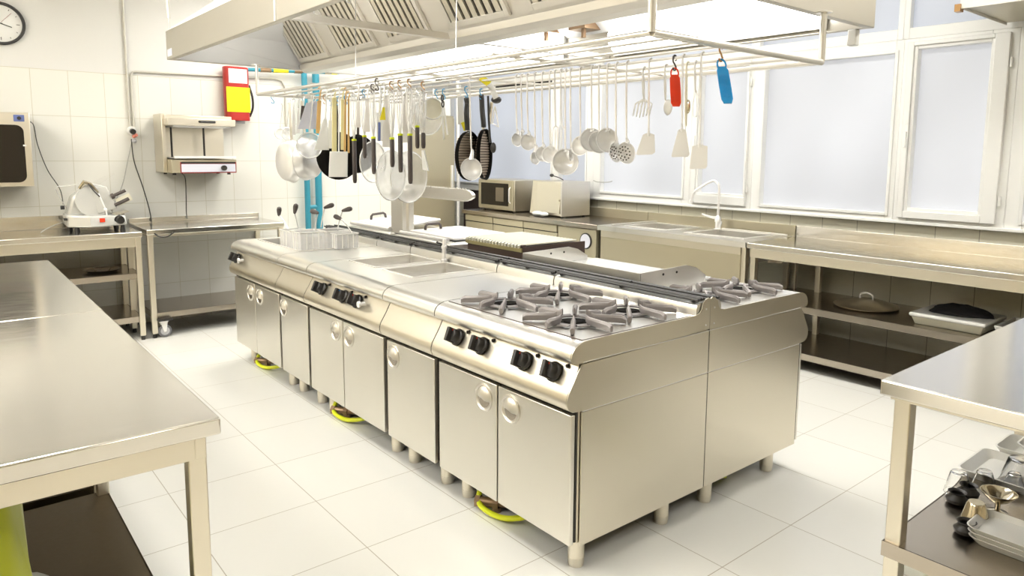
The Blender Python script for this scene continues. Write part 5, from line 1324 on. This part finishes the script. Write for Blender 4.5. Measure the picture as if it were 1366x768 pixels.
o = MB().tube(smooth_path([(-5.62, 5.0, 1.262), (-5.52, 5.0, 1.245), (-5.45, 5.0, 1.222)], 4), .005, 8).ball((-5.63, 5.0, 1.265), .022, 12, 1.2, .8, .8).build('black_spoon', 'black'); tag(o, 'black handled spoon lying on the pale countertop oven', 'spoon')
o = MB().tube(smooth_path([(-5.16, 5.15, 1.225), (-5.1, 5.15, 1.212), (-4.95, 5.15, 1.217), (-4.9, 5.15, 1.23)], 4), .004, 8).build('loose_cable', 'cablegrey')
tag(o, 'thin grey cable end sticking out right of the countertop oven', 'cable')

# things on the right bench shelf
lc = Vector((-2.235, 4.93, .455))
ld = thing('pot_lid', 'large round steel pot lid on the upper shelf of the window bench', 'lid', lc)
MB().lathe([(.20, .008), (.212, .014), (.20, .020), (.15, .036), (.09, .052), (.03, .060), (.0001, .062), (.0001, .058), (.09, .048), (.15, .030), (.198, .010)], lc, (0, 0, 1), 48).lathe([(.17, 0), (.205, .008), (.20, .012), (.165, .006)], lc, (0, 0, 1), 48).build('lid_disc', 'steel', ld, ang=60)
MB().tube(smooth_path([lc+Vector((-.045, 0, .058)), lc+Vector((-.04, 0, .085)), lc+Vector((0, 0, .098)), lc+Vector((.04, 0, .085)), lc+Vector((.045, 0, .058))], 4), .007, 10).build('handle', 'chrome', ld)
def tray_box(x0, x1, y0, y1, z0, h, label, mat, name):
    t = thing(name, label, 'tray', ((x0+x1)/2, (y0+y1)/2, z0)); k = .02
    pb = [(x0+k, y0+k), (x1-k, y0+k), (x1-k, y1-k), (x0+k, y1-k)]; pt = [(x0, y0), (x1, y0), (x1, y1), (x0, y1)]
    MB().add([(a, b, z0) for a, b in pb]+[(a, b, z0+h) for a, b in pt]+[(a*.0+a+(k if i in (0, 3) else -k)*.4, b+(k if i < 2 else -k)*.4, z0+h) for i, (a, b) in enumerate(pt)]+[(a, b, z0+.006) for a, b in pb],
             [(3, 2, 1, 0), (0, 1, 5, 4), (1, 2, 6, 5), (2, 3, 7, 6), (3, 0, 4, 7), (4, 5, 9, 8), (5, 6, 10, 9), (6, 7, 11, 10), (7, 4, 8, 11), (8, 9, 13, 12), (9, 10, 14, 13), (10, 11, 15, 14), (11, 8, 12, 15), (12, 13, 14, 15)]).build('tray', mat, t, bev=.004)
    return t
tr1 = tray_box(-1.83, -1.42, 4.66, 5.02, .455, .055, 'low white plastic box under the black cloth on the window bench shelf', 'cream', 'plastic_box')
MB().box(-1.84, -1.41, 4.65, 5.03, .505, .530).build('lid', 'white', tr1, bev=.01, seg=3)
# heap of black cloth
def blob(c, sx_, sy_, sz_, seed, n=20, m_=10, amp=.12):
    random.seed(seed); ph = [random.uniform(0, 6.3) for _ in range(8)]
    vs = []; fs = []
    for j in range(m_+1):
        th = pi*.5*j/m_
        for i in range(n):
            a = 2*pi*i/n; r = sin(th)*(1+amp*sin(3*a+ph[0])+amp*.7*sin(5*a+ph[1]+j*.4))
            z = cos(th)*(1+amp*sin(4*a+ph[2]+j*.7)+amp*.8*sin(7*a+ph[3]-j)*sin(th))
            vs.append((c[0]+sx_*r*cos(a), c[1]+sy_*r*sin(a), c[2]+max(0, sz_*z)))
    for j in range(m_):
        fs += [(j*n+i, j*n+(i+1) % n, (j+1)*n+(i+1) % n, (j+1)*n+i) for i in range(n)]
    fs.append(tuple(range(m_*n, (m_+1)*n)))
    return MB().add(vs, fs)
o = blob((-1.62, 4.85, .5305), .17, .12, .055, 3, amp=.10).build('black_cloth', 'blackcloth'); tag(o, 'black cloth heaped on the white box on the window bench shelf', 'cloth')
tr2 = tray_box(-1.37, -1.05, 4.66, 5.02, .455, .075, 'white bowl like box at the right end of the visible window bench shelf', 'white', 'plastic_box')
o = blob((-1.22, 4.84, .462), .11, .12, .085, 5).build('brown_cloth', 'brown'); tag(o, 'dark brown cloth inside the white box at the right picture edge', 'cloth')

# second hood over the right bench
h2 = thing('wall_hood', 'beige steel hood box hanging from the ceiling above the right bench', 'hood', (-.3, 4.7, 2.3))
hz0 = 2.33
q = on_z(1283, 8, hz0)
MB().box(q.x, 1.2, q.y, YW-.08, hz0, hz0+.006).build('bottom_panel', 'cabinet', h2)
MB().box(q.x, 1.2, q.y-.006, q.y, hz0-.015, hz0+.25).box(q.x-.006, q.x, q.y-.006, YW-.08, hz0-.015, hz0+.25).box(q.x-.006, 1.2, q.y-.006, YW-.08, hz0+.25, hz0+.255).box(1.194, 1.2, q.y, YW-.08, hz0, hz0+.25).build('casing', 'hood', h2)
MB().box(-.6, .2, q.y+.2, YW-.2, hz0+.255, ZC).build('duct', 'hood', h2)
MB().box(q.x-.03, q.x-.0, q.y-.02, q.y+.03, hz0-.03, hz0+.01).build('corner_bracket', 'hookbrown', h2)

# ------------------------------------------------------------------ left foreground tables
LY = .497
def ltable(x0, x1, label, legs, shelfz=.13):
    return bench(label, x0, x1, -.55, LY, .862, [shelfz], legs, lw=.042, apron=.06, th=.042, inset=.028, shm='shaded_shelf')
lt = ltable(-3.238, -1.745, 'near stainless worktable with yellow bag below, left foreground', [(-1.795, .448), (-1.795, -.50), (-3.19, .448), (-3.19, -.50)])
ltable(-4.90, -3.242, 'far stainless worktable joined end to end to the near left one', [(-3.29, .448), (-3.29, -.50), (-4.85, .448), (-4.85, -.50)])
o = MB()
bgx, bgy = -2.05, -.01
bag = blob((bgx, bgy, .14), .14, .12, .0, 2)
vs = []; fs = []; n = 28; lv = [(0, .9), (.06, 1.0), (.2, .98), (.35, .92), (.5, .86), (.6, .8)]
for (z, s_) in lv:
    for i in range(n):
        a = 2*pi*i/n; r = s_*(1+.05*sin(5*a+z*9)+.04*sin(11*a-z*14))
        vs.append((bgx+.17*r*cos(a), bgy+.15*r*sin(a), .131+z))
for j in range(len(lv)-1): fs += [(j*n+i, j*n+(i+1) % n, (j+1)*n+(i+1) % n, (j+1)*n+i) for i in range(n)]
fs += [tuple(range(n))[::-1], tuple(range((len(lv)-1)*n, len(lv)*n))]
o = MB().add(vs, fs).build('bin_bag', 'bag', ang=60); tag(o, 'shiny yellow green bag under the near left worktable', 'bag')
cb = on_z(22, 800, .16)
o = blob((cb.x, cb.y, .131), .11, .10, .10, 9, amp=.07).build('clear_bag', 'clearbag'); tag(o, 'translucent crumpled bag in front of the yellow green bag', 'bag')

# ------------------------------------------------------------------ right foreground table
RX, RY = -.875, 2.052
rt_ = bench('stainless worktable with glassware shelf in the right foreground', RX, .75, RY, 3.32, .862, [.372], [(RX+.05, RY+.06), (.70, RY+.06), (RX+.05, 3.26), (.70, 3.26)], lw=.045, apron=.012, th=.045, inset=.022)
ZG = .372
def goblet(x, y, z, prof, mat, label, name, cat, t_=.0025, group=None):
    o = MB().lathe_open(prof, (x, y, z), (0, 0, 1), 32, t_).build(name, mat, ang=50); tag(o, label, cat, group); return o
GG = 'glassware on the right table shelf'
# inverted tumblers: wide rim down
inv = lambda r0_, r1_, h_: [(r0_, 0), (r0_*1.0, .004), (r1_, h_*.8), (r1_*.8, h_), (.0005, h_)][::1]
def inv_glass(px, py, r0_, r1_, h_, mat, label, name='glass_tumbler', cat='glass'):
    p = on_z(px, py, ZG)
    prof = [(r1_*.02+.0005, h_), (r1_*.85, h_), (r1_, h_-.006), (r0_, 0)]
    inner = [(max(.0005, r-.003), hh-(.005 if i < 2 else 0)) for i, (r, hh) in enumerate(prof)]
    o = MB().lathe(prof+inner[::-1], (p.x, p.y, ZG+.001), (0, 0, 1), 32).build(name, mat, ang=50); tag(o, label, cat, GG)
    return p
inv_glass(1277, 657, .042, .026, .075, 'glass', 'clear tumbler turned upside down at the left edge of the glassware shelf')
inv_glass(1312, 650, .038, .024, .060, 'glass', 'clear tumbler upside down between the dark pots and the amber goblet')
inv_glass(1352, 652, .036, .02, .055, 'glass', 'small clear glass right of the amber goblet')
inv_glass(1300, 699, .044, .026, .072, 'bronze', 'mirror bright metal cup turned upside down on the glassware shelf', 'metal_cup', 'cup')
p = on_z(1330, 684, ZG)
goblet(p.x, p.y, ZG+.001, [(.030, 0), (.030, .004), (.008, .012), (.008, .030), (.030, .044), (.050, .066), (.052, .070)], 'bronze', 'amber metal goblet in the middle of the glassware shelf', 'goblet', 'goblet', group=GG)
for (px, py, lab) in ((1276, 671, 'round black pot with narrow neck, left of the three on the shelf'), (1291, 662, 'round black pot behind the metal cup'), (1288, 712, 'round black pot with steel foot in front of the metal cup')):
    p = on_z(px, py, ZG)
    goblet(p.x, p.y, ZG+.001, [(.018, 0), (.032, .006), (.034, .016), (.024, .026), (.022, .034), (.028, .040)], 'black', lab, 'small_pot', 'pot', group=GG)
# white trays
def oval_tray(c, sx_, sy_, rz_, h_, label, mat='ceramic', name='serving_tray', cat='tray', r=.03):
    pb = rrect(-sy_*.86, sy_*.86, -sx_*.86, sx_*.86, r*.8, 4); pt = rrect(-sy_, sy_, -sx_, sx_, r, 4); pi_ = rrect(-sy_*.84, sy_*.84, -sx_*.84, sx_*.84, r*.7, 4)
    n = len(pb); mt = Matrix.Translation(c) @ Matrix.Rotation(rz_, 4, 'Z')
    vs = [(b, a, 0) for a, b in pb]+[(b, a, h_) for a, b in pt]+[(b*.97, a*.97, h_+.001) for a, b in pt]+[(b, a, .005) for a, b in pi_]
    fs = [tuple(range(n))]+[(k_*n+i, k_*n+(i+1) % n, (k_+1)*n+(i+1) % n, (k_+1)*n+i) for k_ in range(3) for i in range(n)]+[tuple(range(3*n, 4*n))]
    o = MB().add(vs, fs, mt).build(name, mat, ang=40); tag(o, label, cat); return o
p = on_z(1345, 648, ZG)
oval_tray((-.66, 2.86, ZG+.001), .22, .14, 0, .03, 'white rectangular tray under the upturned ribbed bowl on the shelf')
p = on_z(1336, 612, ZG)
o = MB().lathe([(.0005, .095), (.036, .095), (.042, .090), (.066, .004), (.070, 0), (.067, 0), (.062, .004), (.038, .086), (.0005, .090)], (-.70, 2.80, ZG+.007), (0, 0, 1), 40).build('ribbed_bowl', 'glass', ang=50); tag(o, 'upturned clear ribbed bowl on the white tray', 'bowl')
oval_tray((-.60, 3.10, ZG+.001), .25, .10, 0, .045, 'tall white dish behind the tray at the rear of the shelf', name='serving_dish', cat='dish')
oval_tray((-.56, 3.10, ZG+.047), .22, .10, 0, .03, 'second white dish stacked on the tall rear dish', name='serving_dish', cat='dish')
for i in range(3):
    oval_tray((-.545-.004*i, 2.345+.003*i, ZG+.001+.013*i), .145, .085, 0, .020, ['lowest white plate of the stack at the front of the shelf', 'middle white plate of the stack at the front of the shelf', 'topmost white plate of the stack at the front of the shelf'][i], name='white_plate', cat='plate')
o = blob((-.76, 2.72, .001), .26, .17, .16, 12, amp=.10).build('clear_bag', 'clearbag'); tag(o, 'clear plastic bag on the floor under the right worktable', 'bag')
o = blob((-.78, 2.70, .002), .18, .10, .10, 14, amp=.12).build('yellow_paper', 'clothstain'); tag(o, 'crumpled yellow paper inside the clear bag under the right table', 'paper')

# ------------------------------------------------------------------ world + view
w = bpy.data.worlds.new('world'); SC.world = w; w.use_nodes = True
w.node_tree.nodes['Background'].inputs[0].default_value = (.85, .9, 1, 1); w.node_tree.nodes['Background'].inputs[1].default_value = 1.0
for o in list(bpy.data.objects):
    if '_w' in o: del o['_w']
vs_ = SC.view_settings
SC.display_settings.display_device = 'sRGB'
vs_.view_transform = 'Standard'; vs_.look = 'None'; vs_.exposure = 0.54; vs_.gamma = 1.0; vs_.use_curve_mapping = False
SC.cycles.max_bounces = 10; SC.cycles.diffuse_bounces = 5; SC.cycles.glossy_bounces = 5; SC.cycles.transmission_bounces = 8; SC.cycles.transparent_max_bounces = 12
SC.cycles.sample_clamp_indirect = 6; SC.cycles.use_denoising = True
SC.cycles.caustics_reflective = False; SC.cycles.caustics_refractive = False
